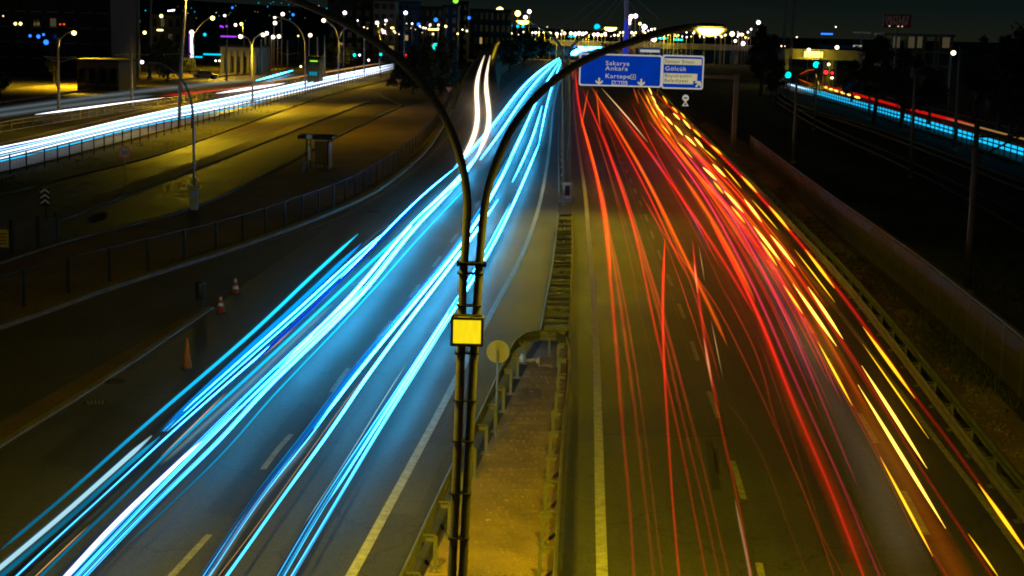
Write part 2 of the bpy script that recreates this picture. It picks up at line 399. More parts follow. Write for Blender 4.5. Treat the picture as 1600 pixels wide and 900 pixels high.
# main carriageways: outlines in picture points laid on the ground
LC_R = [(560, 1060), (640, 915), (712, 775), (770, 655), (815, 565), (848, 515), (862, 455), (868, 400), (872, 340), (874, 280), (876, 220), (880, 160), (890, 120), (905, 98), (925, 86), (945, 78)]
LC_L = [(-260, 850), (0, 690), (160, 592), (330, 479), (440, 405), (520, 350), (600, 295), (660, 250), (712, 205), (752, 170), (790, 135), (822, 108), (850, 91), (880, 82), (915, 76), (940, 72)]
left_road = sheet('left_carriageway', LC_R + LC_L[::-1], 0.004, 'asphalt')
RC_L = [(905, 1060), (900, 900), (893, 675), (890, 560), (891, 450), (893, 330), (892, 225), (893, 150), (898, 118), (912, 100), (934, 88), (960, 78)]
RC_R = [(1790, 1060), (1600, 815), (1502, 690), (1410, 572), (1325, 465), (1250, 378), (1170, 292), (1100, 222), (1060, 180), (1035, 145), (1022, 115), (1012, 95), (1000, 80)]
right_road = sheet('right_carriageway', RC_L + RC_R[::-1], 0.004, 'asphalt')
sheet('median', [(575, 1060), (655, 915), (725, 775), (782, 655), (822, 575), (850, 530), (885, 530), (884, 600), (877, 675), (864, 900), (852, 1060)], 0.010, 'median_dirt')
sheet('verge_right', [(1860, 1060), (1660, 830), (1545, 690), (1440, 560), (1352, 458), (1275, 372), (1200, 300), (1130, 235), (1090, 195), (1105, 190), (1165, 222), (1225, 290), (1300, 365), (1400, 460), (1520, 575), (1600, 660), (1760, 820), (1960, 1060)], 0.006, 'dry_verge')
sheet('railway_land', [(1990, 1060), (1680, 720), (1560, 585), (1420, 455), (1300, 345), (1235, 285), (1170, 225), (1130, 180), (1130, 150), (1210, 140), (1300, 165), (1420, 200), (1600, 262), (2000, 400), (2400, 700)], 0.003, 'dark_scrub')
sheet('gutter', [(908, 1060), (903, 900), (896, 675), (892, 540), (906, 540), (908, 600), (904, 675), (893+10, 900), (902+8, 1060)] if False else
      [(862, 1060), (872, 900), (884, 675), (891, 560), (907, 560), (904, 675), (900, 900), (897, 1060)], 0.014, 'gutter_asphalt')
tag(bpy.data.objects['gutter'], kind='structure')
# ground strip on the dark side between the slip road and the fence
sheet('dark_slope', [(-260, 860), (0, 698), (160, 598), (330, 485), (400, 430), (400, 384), (175, 460), (0, 522), (-260, 610)], 0.006, 'soil')
sheet('kerb_bank', [(-260, 850), (0, 700), (160, 598), (330, 483), (318, 478), (150, 575), (0, 660), (-260, 800)], 0.012, 'bank_soil')
# slip road joining from the left; it climbs to the far bridge
RAMP_L = [((400, 384), 0), ((480, 352), 0), ((560, 317), 0), ((635, 267), 0), ((676, 225), 0), ((708, 175), 0.0), ((722, 135), 0.6), ((735, 105), 1.8), ((752, 80), 4.2), ((775, 66), 6.2)]
RAMP_R = [((560, 332), 0), ((620, 292), 0), ((680, 246), 0), ((735, 196), 0), ((772, 165), 0), ((782, 150), 0.0), ((776, 126), 0.6), ((774, 104), 1.8), ((778, 82), 4.2), ((790, 67), 6.2)]
rb = MB(); lv = [G(p[0], p[1], z+0.007) for p, z in RAMP_L]; rv = [G(p[0], p[1], z+0.007) for p, z in RAMP_R]
for i in range(len(lv)-1): rb.quad(lv[i], rv[i], rv[i+1], lv[i+1])
slip_road = tag(rb.build('slip_road', MAT['asphalt_old']), kind='structure')
eb = MB()
for side, sg in ((lv, 1), (rv, -1)):
    for a, b in zip(side[5:], side[6:]):
        a0 = Vector((a.x, a.y, 0)); b0 = Vector((b.x, b.y, 0)); out = Vector((-1.5*sg, 0, 0))
        eb.quad(a-Vector((0, 0, .02)), b-Vector((0, 0, .02)), b0+out*b.z*0.5, a0+out*a.z*0.5)
tag(eb.build('embankment', MAT['dry_grass']), kind='structure')
# left side: service road, island, street behind the railing and the road beyond
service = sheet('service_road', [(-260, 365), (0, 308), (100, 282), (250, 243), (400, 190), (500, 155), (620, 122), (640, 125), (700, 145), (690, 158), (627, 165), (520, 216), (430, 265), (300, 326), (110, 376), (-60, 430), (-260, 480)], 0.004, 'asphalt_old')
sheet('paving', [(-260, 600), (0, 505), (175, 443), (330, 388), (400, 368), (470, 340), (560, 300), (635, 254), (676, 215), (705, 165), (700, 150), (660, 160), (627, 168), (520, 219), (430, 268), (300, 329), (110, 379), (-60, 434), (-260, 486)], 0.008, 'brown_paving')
sheet('grass_strip', [(-260, 360), (0, 304), (100, 278), (250, 240), (400, 187), (500, 152), (620, 119), (640, 121), (640, 108), (520, 134), (400, 167), (200, 222), (0, 274), (-260, 335)], 0.007, 'dry_grass')
main_street = sheet('street', [(-260, 330), (0, 271), (200, 219), (400, 165), (520, 133), (640, 107), (650, 92), (560, 104), (400, 134), (200, 180), (0, 226), (-260, 280)], 0.004, 'asphalt_old')
sheet('far_street', [(-260, 240), (0, 198), (200, 166), (400, 138), (560, 112), (640, 96), (640, 90), (540, 99), (400, 116), (200, 134), (0, 162), (-260, 195)], 0.004, 'asphalt_old')
sheet('tram_strip', [(-260, 190), (0, 160), (200, 132), (400, 114), (540, 98), (540, 92), (400, 104), (200, 120), (0, 140), (-260, 165)], 0.005, 'dry_verge')
sheet('right_street', [(2000, 380), (1600, 256), (1490, 218), (1420, 196), (1340, 170), (1275, 152), (1205, 132), (1215, 120), (1240, 112), (1265, 105), (1285, 110), (1282, 128), (1350, 146), (1425, 164), (1490, 180), (1600, 208), (2000, 320)], 0.006, 'asphalt_old')

def kerb(name, px, parent=None, wdt=0.18, h=0.13, step=20):
    o = MB().sweep(gpath(px, 0.0, step), [(-wdt/2, 0.0), (wdt/2, 0.0), (wdt/2, h), (-wdt/2, h)]).build(name, MAT['kerb_stone'], parent)
    if parent is None: tag(o, kind='structure')
    return o
kerb('kerb', [(-260, 862), (0, 697), (160, 597), (330, 482)], h=.07)
kerb('kerb', [(-260, 600), (0, 513), (175, 451), (400, 378), (560, 314), (635, 264), (676, 222), (706, 172)], h=0.16, wdt=0.35)
kerb('kerb', [(-260, 484), (-60, 432), (110, 377), (300, 327), (430, 266), (520, 217), (627, 166)])
kerb('kerb', [(627, 166), (600, 152), (592, 146)])
kerb('kerb', [(-260, 362), (0, 306), (100, 280), (250, 242), (400, 188), (500, 153), (630, 119)])
kerb('kerb', [(-260, 332), (0, 272), (200, 220), (400, 166), (520, 134), (640, 107)])
kerb('kerb', [(-260, 279), (0, 225), (200, 179), (400, 133), (560, 103), (645, 92)])
kerb('kerb', [(-260, 192), (0, 161), (200, 133), (400, 115), (540, 98)], h=0.2)
kerb('kerb', [(1100, 216), (1170, 284), (1250, 369), (1325, 455), (1410, 561), (1502, 678), (1600, 800), (1790, 1040)])
kerb('kerb', [(1600, 259), (1490, 221), (1420, 199), (1340, 172), (1275, 154), (1205, 134)], h=0.2, wdt=.4)
kerb('kerb', [(1600, 206), (1490, 178), (1425, 162), (1350, 144), (1282, 126)], h=0.2, wdt=.4)
# island kerb between the two strips of the service road
isl = MB().sweep(gpath([(-60, 398), (60, 352), (190, 303), (285, 268), (380, 232), (480, 193), (570, 159)], 0.0, 20), [(-0.75, 0), (0.75, 0), (0.7, 0.15), (-0.7, 0.15)]).build('traffic_island', MAT['kerb_stone'])
tag(isl, kind='structure')

# painted lines
def line(px, wdt, road, mat='lane_paint', z=0.012, name='edge_line', step=14):
    return MB().sweep(gpath(px, z, step), [(-wdt/2, 0.0), (wdt/2, 0.0), (wdt/2, 0.003), (-wdt/2, 0.003)]).build(name, MAT[mat], road)
def dashes(px, road, on, period, wdt=0.14, mat='worn_paint', start=0.0):
    pts = gpath(px, 0.012, 6); rs = resample(pts, 0.5); n_on = int(on/0.5); n_p = int(period/0.5)
    i = int(start/0.5)
    while i+n_on < len(rs):
        MB().sweep([rs[k][0] for k in range(i, i+n_on+1)], [(-wdt/2, 0.0), (wdt/2, 0.0), (wdt/2, 0.003), (-wdt/2, 0.003)]).build('lane_dash', MAT[mat], road); i += n_p
line([(455, 1060), (548, 900), (600, 805), (670, 675), (730, 560), (775, 475), (815, 400), (840, 330), (853, 270), (860, 215), (866, 160), (878, 120), (898, 98)], 0.20, left_road)
dashes([(165, 1010), (300, 865), (380, 775), (440, 695), (500, 635), (545, 575), (580, 540), (640, 465), (700, 385), (752, 310), (795, 245), (822, 190), (838, 150), (850, 120)], left_road, 3.0, 7.5, start=2.5)
line([(949, 1060), (941, 900), (935, 675), (932, 560), (927, 450), (920, 370), (914, 300), (903, 225), (897, 170), (896, 130)], 0.22, right_road)
dashes([(1215, 1010), (1155, 755), (1091, 565), (1070, 500), (1022, 375), (1012, 347), (1004, 325), (995, 305), (980, 270), (962, 230), (948, 195), (936, 160)], right_road, 3.0, 7.0, start=1.0)
dashes([(1560, 1060), (1445, 830), (1340, 640), (1240, 470), (1180, 380), (1120, 300), (1070, 238), (1030, 190), (1008, 150)], right_road, 3.0, 7.0)
line([(1720, 1040), (1560, 815), (1465, 690), (1375, 572), (1290, 462), (1215, 375), (1140, 290), (1085, 232), (1045, 185)], 0.16, right_road, 'worn_paint')
line([(480, 360), (560, 325), (635, 276), (690, 225), (722, 180)], 0.12, slip_road, 'worn_paint', z=0.02)
line([(612, 350), (590, 362), (552, 398)], 0.12, slip_road, 'worn_paint', z=0.02)
line([(0, 318), (100, 292), (250, 254), (400, 202)], 0.12, service, 'worn_paint')
for a, wd in (([(1108, 690), (1114, 730), (1120, 765)], .20), ([(1118, 700), (1122, 740)], .10), ([(944, 240), (950, 290)], .12)):
    line(a, wd, right_road, 'oil_stain', z=0.0085, name='tyre_mark')
line([(936, 678), (1000, 680), (1060, 682), (1140, 680)], .05, right_road, 'oil_stain', z=0.0085, name='road_joint')
line([(870, 350), (872, 352), (800, 340)], .05, left_road, 'oil_stain', z=0.0085, name='road_joint')
asphalt('asphalt_patch', (0.036, 0.035, 0.034)); asphalt('asphalt_pale', (0.070, 0.067, 0.060))
def patch(px, mat, road, z=.0065): return MB().poly([G(x, y, z) for x, y in px]).build('asphalt_patch', MAT[mat], road)
patch([(938, 677), (1138, 680), (1105, 560), (1082, 470), (1040, 470), (932, 560)], 'asphalt_patch', right_road)
patch([(1250, 760), (1330, 765), (1375, 880), (1290, 880)], 'asphalt_patch', right_road)
patch([(902, 900), (938, 900), (931, 690), (905, 690)], 'asphalt_pale', right_road)
patch([(604, 800), (650, 805), (700, 700), (665, 690)], 'asphalt_pale', left_road)
patch([(320, 800), (390, 815), (520, 640), (470, 630)], 'asphalt_patch', left_road)
patch([(60, 720), (150, 740), (250, 650), (170, 630)], 'asphalt_patch', left_road)
# covers let into the left carriageway
def cover(cx, cy, w_, d_, label):
    c = G(cx, cy, 0)
    t = thing('drain_cover', label, 'drain cover', c)
    MB().box((c.x, c.y, 0.012), (w_, d_, 0.02), 0.35).build('frame', MAT['iron'], t)
    for k in range(5):
        MB().box((c.x+(k-2)*w_*0.17*math.cos(.35), c.y+(k-2)*w_*0.17*math.sin(.35), 0.028), (w_*0.09, d_*0.8, 0.012), 0.35).build('bar', MAT['galvanised'], t)
cover(149, 630, 0.55, 0.42, 'rectangular drain grate nearest the bottom left beside the dark kerb')
def manhole(cx, cy, r, label):
    c = G(cx, cy, 0); t = thing('manhole_cover', label, 'manhole cover', c)
    MB().lathe([(r, 0.004), (r, 0.018), (r*.86, 0.020)], c, 20).build('rim', MAT['iron'], t)
    MB().lathe([(r*.82, 0.019), (r*.82, 0.027), (r*.2, 0.030)], c, 20).build('lid', MAT['iron'], t)
manhole(178, 596, 0.32, 'round iron manhole cover beside the kerb, behind the rectangular drain grate')
manhole(583, 331, 0.34, 'round iron manhole cover on the slip road right of the bus shelter')

# ------------------------------------------------------------------ guardrails
WB = [(0.0, 0.42), (0.05, 0.46), (0.05, 0.52), (0.0, 0.56), (0.0, 0.60), (0.05, 0.64), (0.05, 0.70), (0.0, 0.75), (-0.02, 0.75), (0.03, 0.70), (0.03, 0.64), (-0.02, 0.60), (-0.02, 0.56), (0.03, 0.52), (0.03, 0.46), (-0.02, 0.42)]
def shift(p, q): return [(a*q, b) for a, b in p]
postm = MB().box((0, 0, 0.34), (0.05, 0.075, 0.68)).box((0, 0, 0.012), (0.22, 0.22, 0.02))
spacm = MB().box((0, 0, 0.70), (0.07, 0.24, 0.018)).box((0, 0.0, 0.61), (0.045, 0.14, 0.07))
def mesh_of(mb, name, mat):
    o = mb.build(name, MAT[mat]); me = o.data; bpy.data.objects.remove(o); return me
POSTM, SPACM = mesh_of(postm, 'post', 'galvanised'), mesh_of(spacm, 'spacer_block', 'galvanised')
def guardrail(px, label, side, post_d=2.0, limit=60, step=12, group=None, zpix=0.75, off=0.12, double=False):
    path = gpath(px, zpix, step); path = [Vector((p.x, p.y, 0)) for p in path]
    t = thing('guardrail', label, 'guardrail', path[0], 0, group)
    MB().sweep(path, shift(WB, -side)).build('beam', MAT['rail_dull' if double else 'galvanised'], t)
    if double:
        q = [p+Vector(((path[min(i+1, len(path)-1)]-path[max(i-1, 0)]).y, -(path[min(i+1, len(path)-1)]-path[max(i-1, 0)]).x, 0)).normalized()*side*.52 for i, p in enumerate(path)]
        MB().sweep(q, shift(WB, side)).build('beam', MAT['rail_dull'], t)
    for k, (p, a) in enumerate(resample(path, post_d)):
        if k >= limit: break
        n = Vector((math.sin(a), -math.cos(a), 0))*side
        piece(SPACM, 'spacer_block', p+n*0.17, a, t)
        piece(POSTM, 'post', p+n*(off+0.16), a, t)
    return t
guardrail([(560, 1040), (627, 897), (704, 732), (745, 655), (785, 570), (806, 530), (822, 519), (845, 516), (868, 517), (884, 524), (889, 545), (887, 600), (879, 675), (866, 890), (857, 1040)],
          'galvanised guardrail looping round the near end of the brown median', 1, 2.0, 80)
g2 = guardrail([(845, 514), (857, 449), (866, 390), (872, 333)], 'left rail of the narrow median, from the loop to the small pole box', 1, 4.0, 30)
g3 = guardrail([(889, 514), (892, 450), (894, 390), (894, 333)], 'right rail of the narrow median, from the loop to the small pole box', -1, 4.0, 30)
guardrail([(874, 300), (873, 225), (875, 170), (882, 125), (897, 98)], 'pale-topped far rail of the median beyond the small pole box', 1, 6.0, 40)
guardrail([(1032, 140), (1060, 171), (1100, 210), (1150, 258), (1200, 307), (1250, 360), (1300, 413), (1350, 472), (1400, 535), (1455, 607), (1502, 668), (1560, 742), (1600, 792), (1750, 985)],
          'long guardrail along the outer edge of the red-light carriageway', -1, 2.5, 140, double=True)
# stack of cross bars between the two close rails: one low drain-like frame with rungs
rg = thing('cable_tray', 'ladder of dark cross bars between the two close median rails', 'cable tray', G(866, 505, 0))
A = gpath([(848, 515), (859, 449), (868, 390), (874, 336)], 0.5, 4); B = gpath([(887, 515), (890, 449), (892, 390), (892, 336)], 0.5, 4)
nr = 26
for k in range(nr):
    a = A[int(k*(len(A)-1)/(nr-1))]; b = B[int(k*(len(B)-1)/(nr-1))]
    MB().tube([a, b], 0.07, 6).build('cross_bar', MAT['galvanised'], rg)
MB().poly([G(x, y, 0.05) for x, y in [(848, 515), (859, 449), (868, 390), (874, 336), (892, 336), (892, 390), (890, 449), (887, 515)]]).build('trench_floor', MAT['iron'], rg)

# ------------------------------------------------------------------ light trails
def smooth_px(px, step=10.0, it=45):
    q = spline(px, step)
    if len(q) < 5: return q
    for _ in range(it): q = [q[0]] + [q[i]*.5+(q[i-1]+q[i+1])*.25 for i in range(1, len(q)-1)] + [q[-1]]
    return q
def set_fade(o, per_ring, seg):
    a = o.data.attributes.new('fade', 'FLOAT', 'POINT')
    v = [per_ring[min(i//seg, len(per_ring)-1)] for i in range(len(o.data.vertices))]
    a.data.foreach_set('value', v)
def head_fade(y):
    """headlights are seen full on when far and from above, past the lens, when near"""
    return 1.0 if y < 450 else max(.12, 1.0-.88*min(1, (y-450)/330.0)**.8)
def tail_fade(y):
    return 2.3 if y < 330 else max(.38, 2.3-1.92*min(1, (y-330)/330.0)**.8)
NOFADE = lambda y: 1.0
def trail(label, px, r0, mat, z=0.65, fringe=None, ext=True, group='headlight trails on the near-left carriageway', fr=1.7, taper=True, name='light_trail', grow=0.55, cat='light trail', fade=head_fade, bundle=0, soft=False, gain=1.0, it=40):
    px = list(px)
    if ext:
        (x0, y0), (x1, y1) = px[-2], px[-1]
        if y1 > 880:
            l = math.hypot(x1-x0, y1-y0); px.append((x1+(x1-x0)/l*130, y1+(y1-y0)/l*130))
    sp = smooth_px(px, it=it); n = len(sp)
    zz = z if callable(z) else (lambda t: z)
    pts = [G(p.x, p.y, zz(i/(n-1))) for i, p in enumerate(sp)]
    grw = [(max((p-CAM).length, 20)/32.0)**grow for p in pts]  # tubes widen with distance; bloom is put into their girth
    ends = [min(i, n-1-i) for i in range(n)] if taper else [9]*n
    tp = [((0.25, 0.45, 0.65, 0.85)[e] if e < 4 else 1.0)*(1.0 if p.y < 520 else max(.72, 1-.28*(p.y-520)/250)) for e, p in zip(ends, sp)]
    fd = [fade(p.y)*gain*((.35, .7, .9)[e] if e < 3 else 1.0) for p, e in zip(sp, ends)]
    nrm = []
    for i in range(n):
        t = pts[min(i+1, n-1)]-pts[max(i-1, 0)]; t.z = 0; t.normalize(); nrm.append(Vector((t.y, -t.x, 0)))
    def strand(off, r, m, nm, par, f=1.0, seg=6, drift=0.0, ph=0.0, cap=True):
        q = [p+nv*((off+drift*math.sin(i*.11+ph))*g) for i, (p, nv, g) in enumerate(zip(pts, nrm, grw))]
        o = MB().tube(q, [r*g*t for g, t in zip(grw, tp)], seg, cap).build(nm, MAT[m], par)
        set_fade(o, [v*f for v in fd], seg); return o
    rnd = random.Random(int(px[0][0]*31+px[0][1]*17+px[-1][0]))
    if soft:
        o = strand(0, r0*.42, mat, name, None, 1.3, 6, cap=False)
        strand(0, r0*.8, mat, 'fringe', o, .75, 8, cap=False); strand(0, r0*1.35, mat, 'fringe', o, .35, 8, cap=False)
    else:
        o = strand(0, r0 if not bundle else r0*.34, mat, name, None)
        if fringe:
            w_ = r0 if not bundle else r0*.9
            strand(0, w_*1.35, fringe, 'fringe', o, .8, 8, cap=False); strand(0, w_*1.9, fringe, 'fringe', o, .35, 8, cap=False)
    tag(o, label, cat, group)
    for k in range(bundle):
        off = r0*(-1+2*(k+.5)/bundle)+rnd.uniform(-.1, .1)*r0
        strand(off*1.2, r0*rnd.uniform(.06, .19), rnd.choice(['beam_blue', 'beam_cyan', 'beam_white', 'beam_white', 'beam_white', 'beam_blue']), 'strand', o, rnd.uniform(.45, 1.0), 5, r0*.12, rnd.uniform(0, 6))
    return o
HL = [
 ('lone thin cyan light trail, outermost on the left of the blue carriageway', [(559, 366), (470, 447), (400, 515), (215, 674), (110, 768), (0, 860)], .038, 'beam_cyan', 'fringe_cyan'),
 ('dull blue light trail starting beside the thin cyan one', [(564, 381), (495, 446), (447, 492), (400, 533), (320, 607), (250, 675)], .05, 'beam_blue', None),
 ('broad flat blue light trail second from the left', [(600, 366), (545, 412), (505, 452), (400, 545), (330, 607), (255, 674)], .075, 'beam_blue', 'fringe_blue'),
 ('pale thick white trail that starts at lower left', [(237, 681), (175, 736), (100, 803), (0, 887)], .062, 'beam_paler', 'fringe_cyan'),
 ('cyan underside stripe beside the pale thick white trail', [(250, 682), (180, 744), (105, 812), (5, 897)], .05, 'beam_cyan', None),
 ('white light trail with blue edge left of the orange thread', [(712, 262), (660, 302), (600, 365), (560, 405), (522, 449), (450, 517), (400, 560), (272, 672), (172, 765), (100, 830), (27, 899)], .042, 'beam_white', 'fringe_blue'),
 ('deep blue shadow-side stripe under the white trail', [(664, 306), (604, 366), (530, 440), (455, 512), (400, 562)], .03, 'beam_deep', None),
 ('cyan light trail right of the orange thread', [(724, 282), (672, 325), (620, 372), (535, 452), (400, 578), (297, 672), (207, 762), (140, 825), (67, 897)], .034, 'beam_cyan', 'fringe_cyan'),
 ('thin orange thread between the white and cyan trails, upper piece', [(460, 512), (430, 540), (412, 556)], .022, 'cream', None),
 ('thin orange thread along the cyan trail, middle piece', [(355, 612), (325, 642), (295, 671), (250, 715)], .02, 'cream', None),
 ('thin orange thread along the cyan trail, bottom piece', [(140, 820), (112, 846), (60, 896)], .022, 'cream', None),
 ('faint teal band left of the thick white stub', [(520, 475), (460, 530), (400, 590), (330, 655), (250, 727)], .07, 'beam_teal', None),
 ('thick white stub trail that starts at the bottom left of the bright pair', [(322, 684), (240, 760), (175, 822), (105, 899)], .085, 'beam_white', 'fringe_blue'),
 ('blue band hugging the thick white stub', [(575, 447), (500, 513), (400, 607), (336, 670), (240, 768), (115, 899)], .085, 'beam_blue', 'fringe_blue'),
 ('brightest unbroken white trail of the left lane', [(750, 237), (722, 285), (650, 350), (575, 450), (500, 526), (400, 622), (357, 675), (225, 802), (132, 899)], .055, 'beam_white', 'fringe_blue'),
 ('white companion strand beside the brightest left lane trail', [(745, 243), (716, 284), (640, 350), (565, 446), (490, 522), (440, 570)], .038, 'beam_white', 'fringe_blue'),
 ('thin teal-green trail right of the left lane bundle', [(735, 287), (720, 302), (655, 370), (587, 449), (500, 542), (400, 646), (375, 682), (275, 780), (200, 850)], .022, 'beam_cyan', None),
 ('broad blue band of the middle lane bundle', [(797, 247), (767, 305), (747, 342), (720, 381), (665, 447), (600, 525), (532, 605), (490, 667), (410, 765), (330, 885)], .085, 'beam_blue', 'fringe_blue'),
 ('white core trail of the middle lane bundle', [(802, 240), (771, 302), (751, 340), (723, 381), (669, 447), (605, 525), (540, 605), (500, 660)], .034, 'beam_white', 'fringe_blue'),
 ('pale grey-blue broad band at the bottom of the middle lane', [(500, 668), (445, 735), (400, 788), (360, 845), (328, 899)], .10, 'beam_teal', 'fringe_cyan'),
 ('hair-thin orange line inside the middle lane bundle', [(600, 552), (560, 600), (507, 673), (400, 824), (342, 899)], .010, 'cream', None),
 ('bright cyan-white trail on the right of the middle lane bundle', [(778, 312), (755, 348), (728, 384), (677, 452), (620, 525), (565, 600), (515, 676), (455, 757), (400, 836), (355, 899)], .036, 'beam_white', 'fringe_blue'),
 ('broad blue-white band of the right lane behind the lamp post', [(800, 318), (760, 397), (735, 437), (717, 466), (640, 582), (580, 672), (510, 778), (440, 897)], .075, 'beam_cyan', 'fringe_blue'),
 ('white right lane trail behind the lamp post', [(842, 225), (832, 250), (815, 290), (800, 325), (762, 400), (738, 438), (722, 462), (650, 578), (590, 674), (525, 784), (457, 897)], .048, 'beam_white', 'fringe_blue'),
 ('white inner edge trail of the right lane', [(715, 468), (680, 522), (636, 590), (582, 676), (512, 785)], .03, 'beam_white', None),
 ('hair-thin grey line left of the right lane trail', [(637, 565), (600, 622), (570, 673), (520, 752), (475, 820)], .010, 'beam_paler', None),
 ('far white trail curving under the twin lamp, first from the left', [(878, 88), (855, 94), (832, 106), (817, 122), (800, 160), (768, 202), (737, 237), (712, 262)], .06, 'beam_white', 'fringe_blue'),
 ('far white trail curving under the twin lamp, second from the left', [(878, 89), (860, 95), (842, 107), (827, 127), (803, 180), (778, 215), (750, 250)], .06, 'beam_white', 'fringe_blue'),
 ('far white trail curving under the twin lamp, third from the left', [(879, 90), (862, 95), (851, 102), (847, 122), (841, 150), (832, 175), (810, 222), (797, 250)], .05, 'beam_white', 'fringe_blue'),
 ('far white trail curving under the twin lamp, fourth from the left', [(880, 90), (868, 95), (861, 102), (859, 125), (856, 150), (852, 172), (846, 200), (842, 225)], .055, 'beam_white', 'fringe_blue'),
 ('short far white trail beside the fourth curving one', [(847, 165), (840, 195), (832, 225), (817, 258), (800, 285)], .042, 'beam_white', 'fringe_blue'),
 ('short far white trail between the third and fourth curving ones', [(826, 185), (817, 210), (805, 232), (790, 262)], .042, 'beam_white', 'fringe_blue'),
]
for lab, px, r, m, f in HL:
    if m == 'cream': trail(lab, px, r*.55, 'thread', fade=NOFADE)
    elif m == 'beam_teal': trail(lab, px, r, 'soft_grey', soft=True, fade=NOFADE)
    elif m == 'beam_paler': trail(lab, px, r, m, fringe=f, fade=NOFADE)
    elif r >= .07 and m in ('beam_blue', 'beam_cyan'): trail(lab, px, r, m, fringe=f, bundle=9)
    elif 'stub' in lab and m == 'beam_white': trail(lab, px, r*.8, 'beam_clear', fringe=f, fade=NOFADE, bundle=0, gain=.45)
    else: trail(lab, px, r*1.1, m, fringe=f, bundle=4 if m == 'beam_white' and r > .04 else 0)
for lab, px, r in (('far white glow of headlights seen left of the blue road sign', [(896, 84), (905, 79), (915, 77)], .22), ('farthest white glow of headlights above the blue road sign', [(918, 77), (928, 74), (937, 73)], .24)):
    trail(lab, px, r, 'beam_white', fringe='fringe_blue', group='headlight glows beyond the sign', taper=False)
RZ = lambda t: 0.65+4.6*max(0, 1-t*1.9)**1.5
trail('left of the two thick white trails coming down the slip road', [(757, 87), (748, 106), (742, 125), (743, 145), (746, 165), (749, 190), (738, 224), (715, 258)], .095, 'beam_cream', z=RZ, group='headlight trails on the slip road', fringe='fringe_cream', fade=lambda y: .75, it=8, bundle=0)
trail('right of the two thick white trails coming down the slip road', [(766, 87), (757, 104), (754, 120), (759, 145), (765, 170), (767, 190), (757, 222), (742, 250)], .095, 'beam_cream', z=RZ, group='headlight trails on the slip road', fringe='fringe_cream', fade=lambda y: .75, it=8, bundle=0)
trail('yellow glow on the slip road where it climbs to the bridge', [(780, 66), (776, 72), (773, 80), (769, 92)], .22, 'soft_yellow', z=lambda t: 6.3-2.9*t, group='headlight trails on the slip road', soft=True, gain=1.2, fade=NOFADE)
TG = 'tail light trails on the right carriageway'
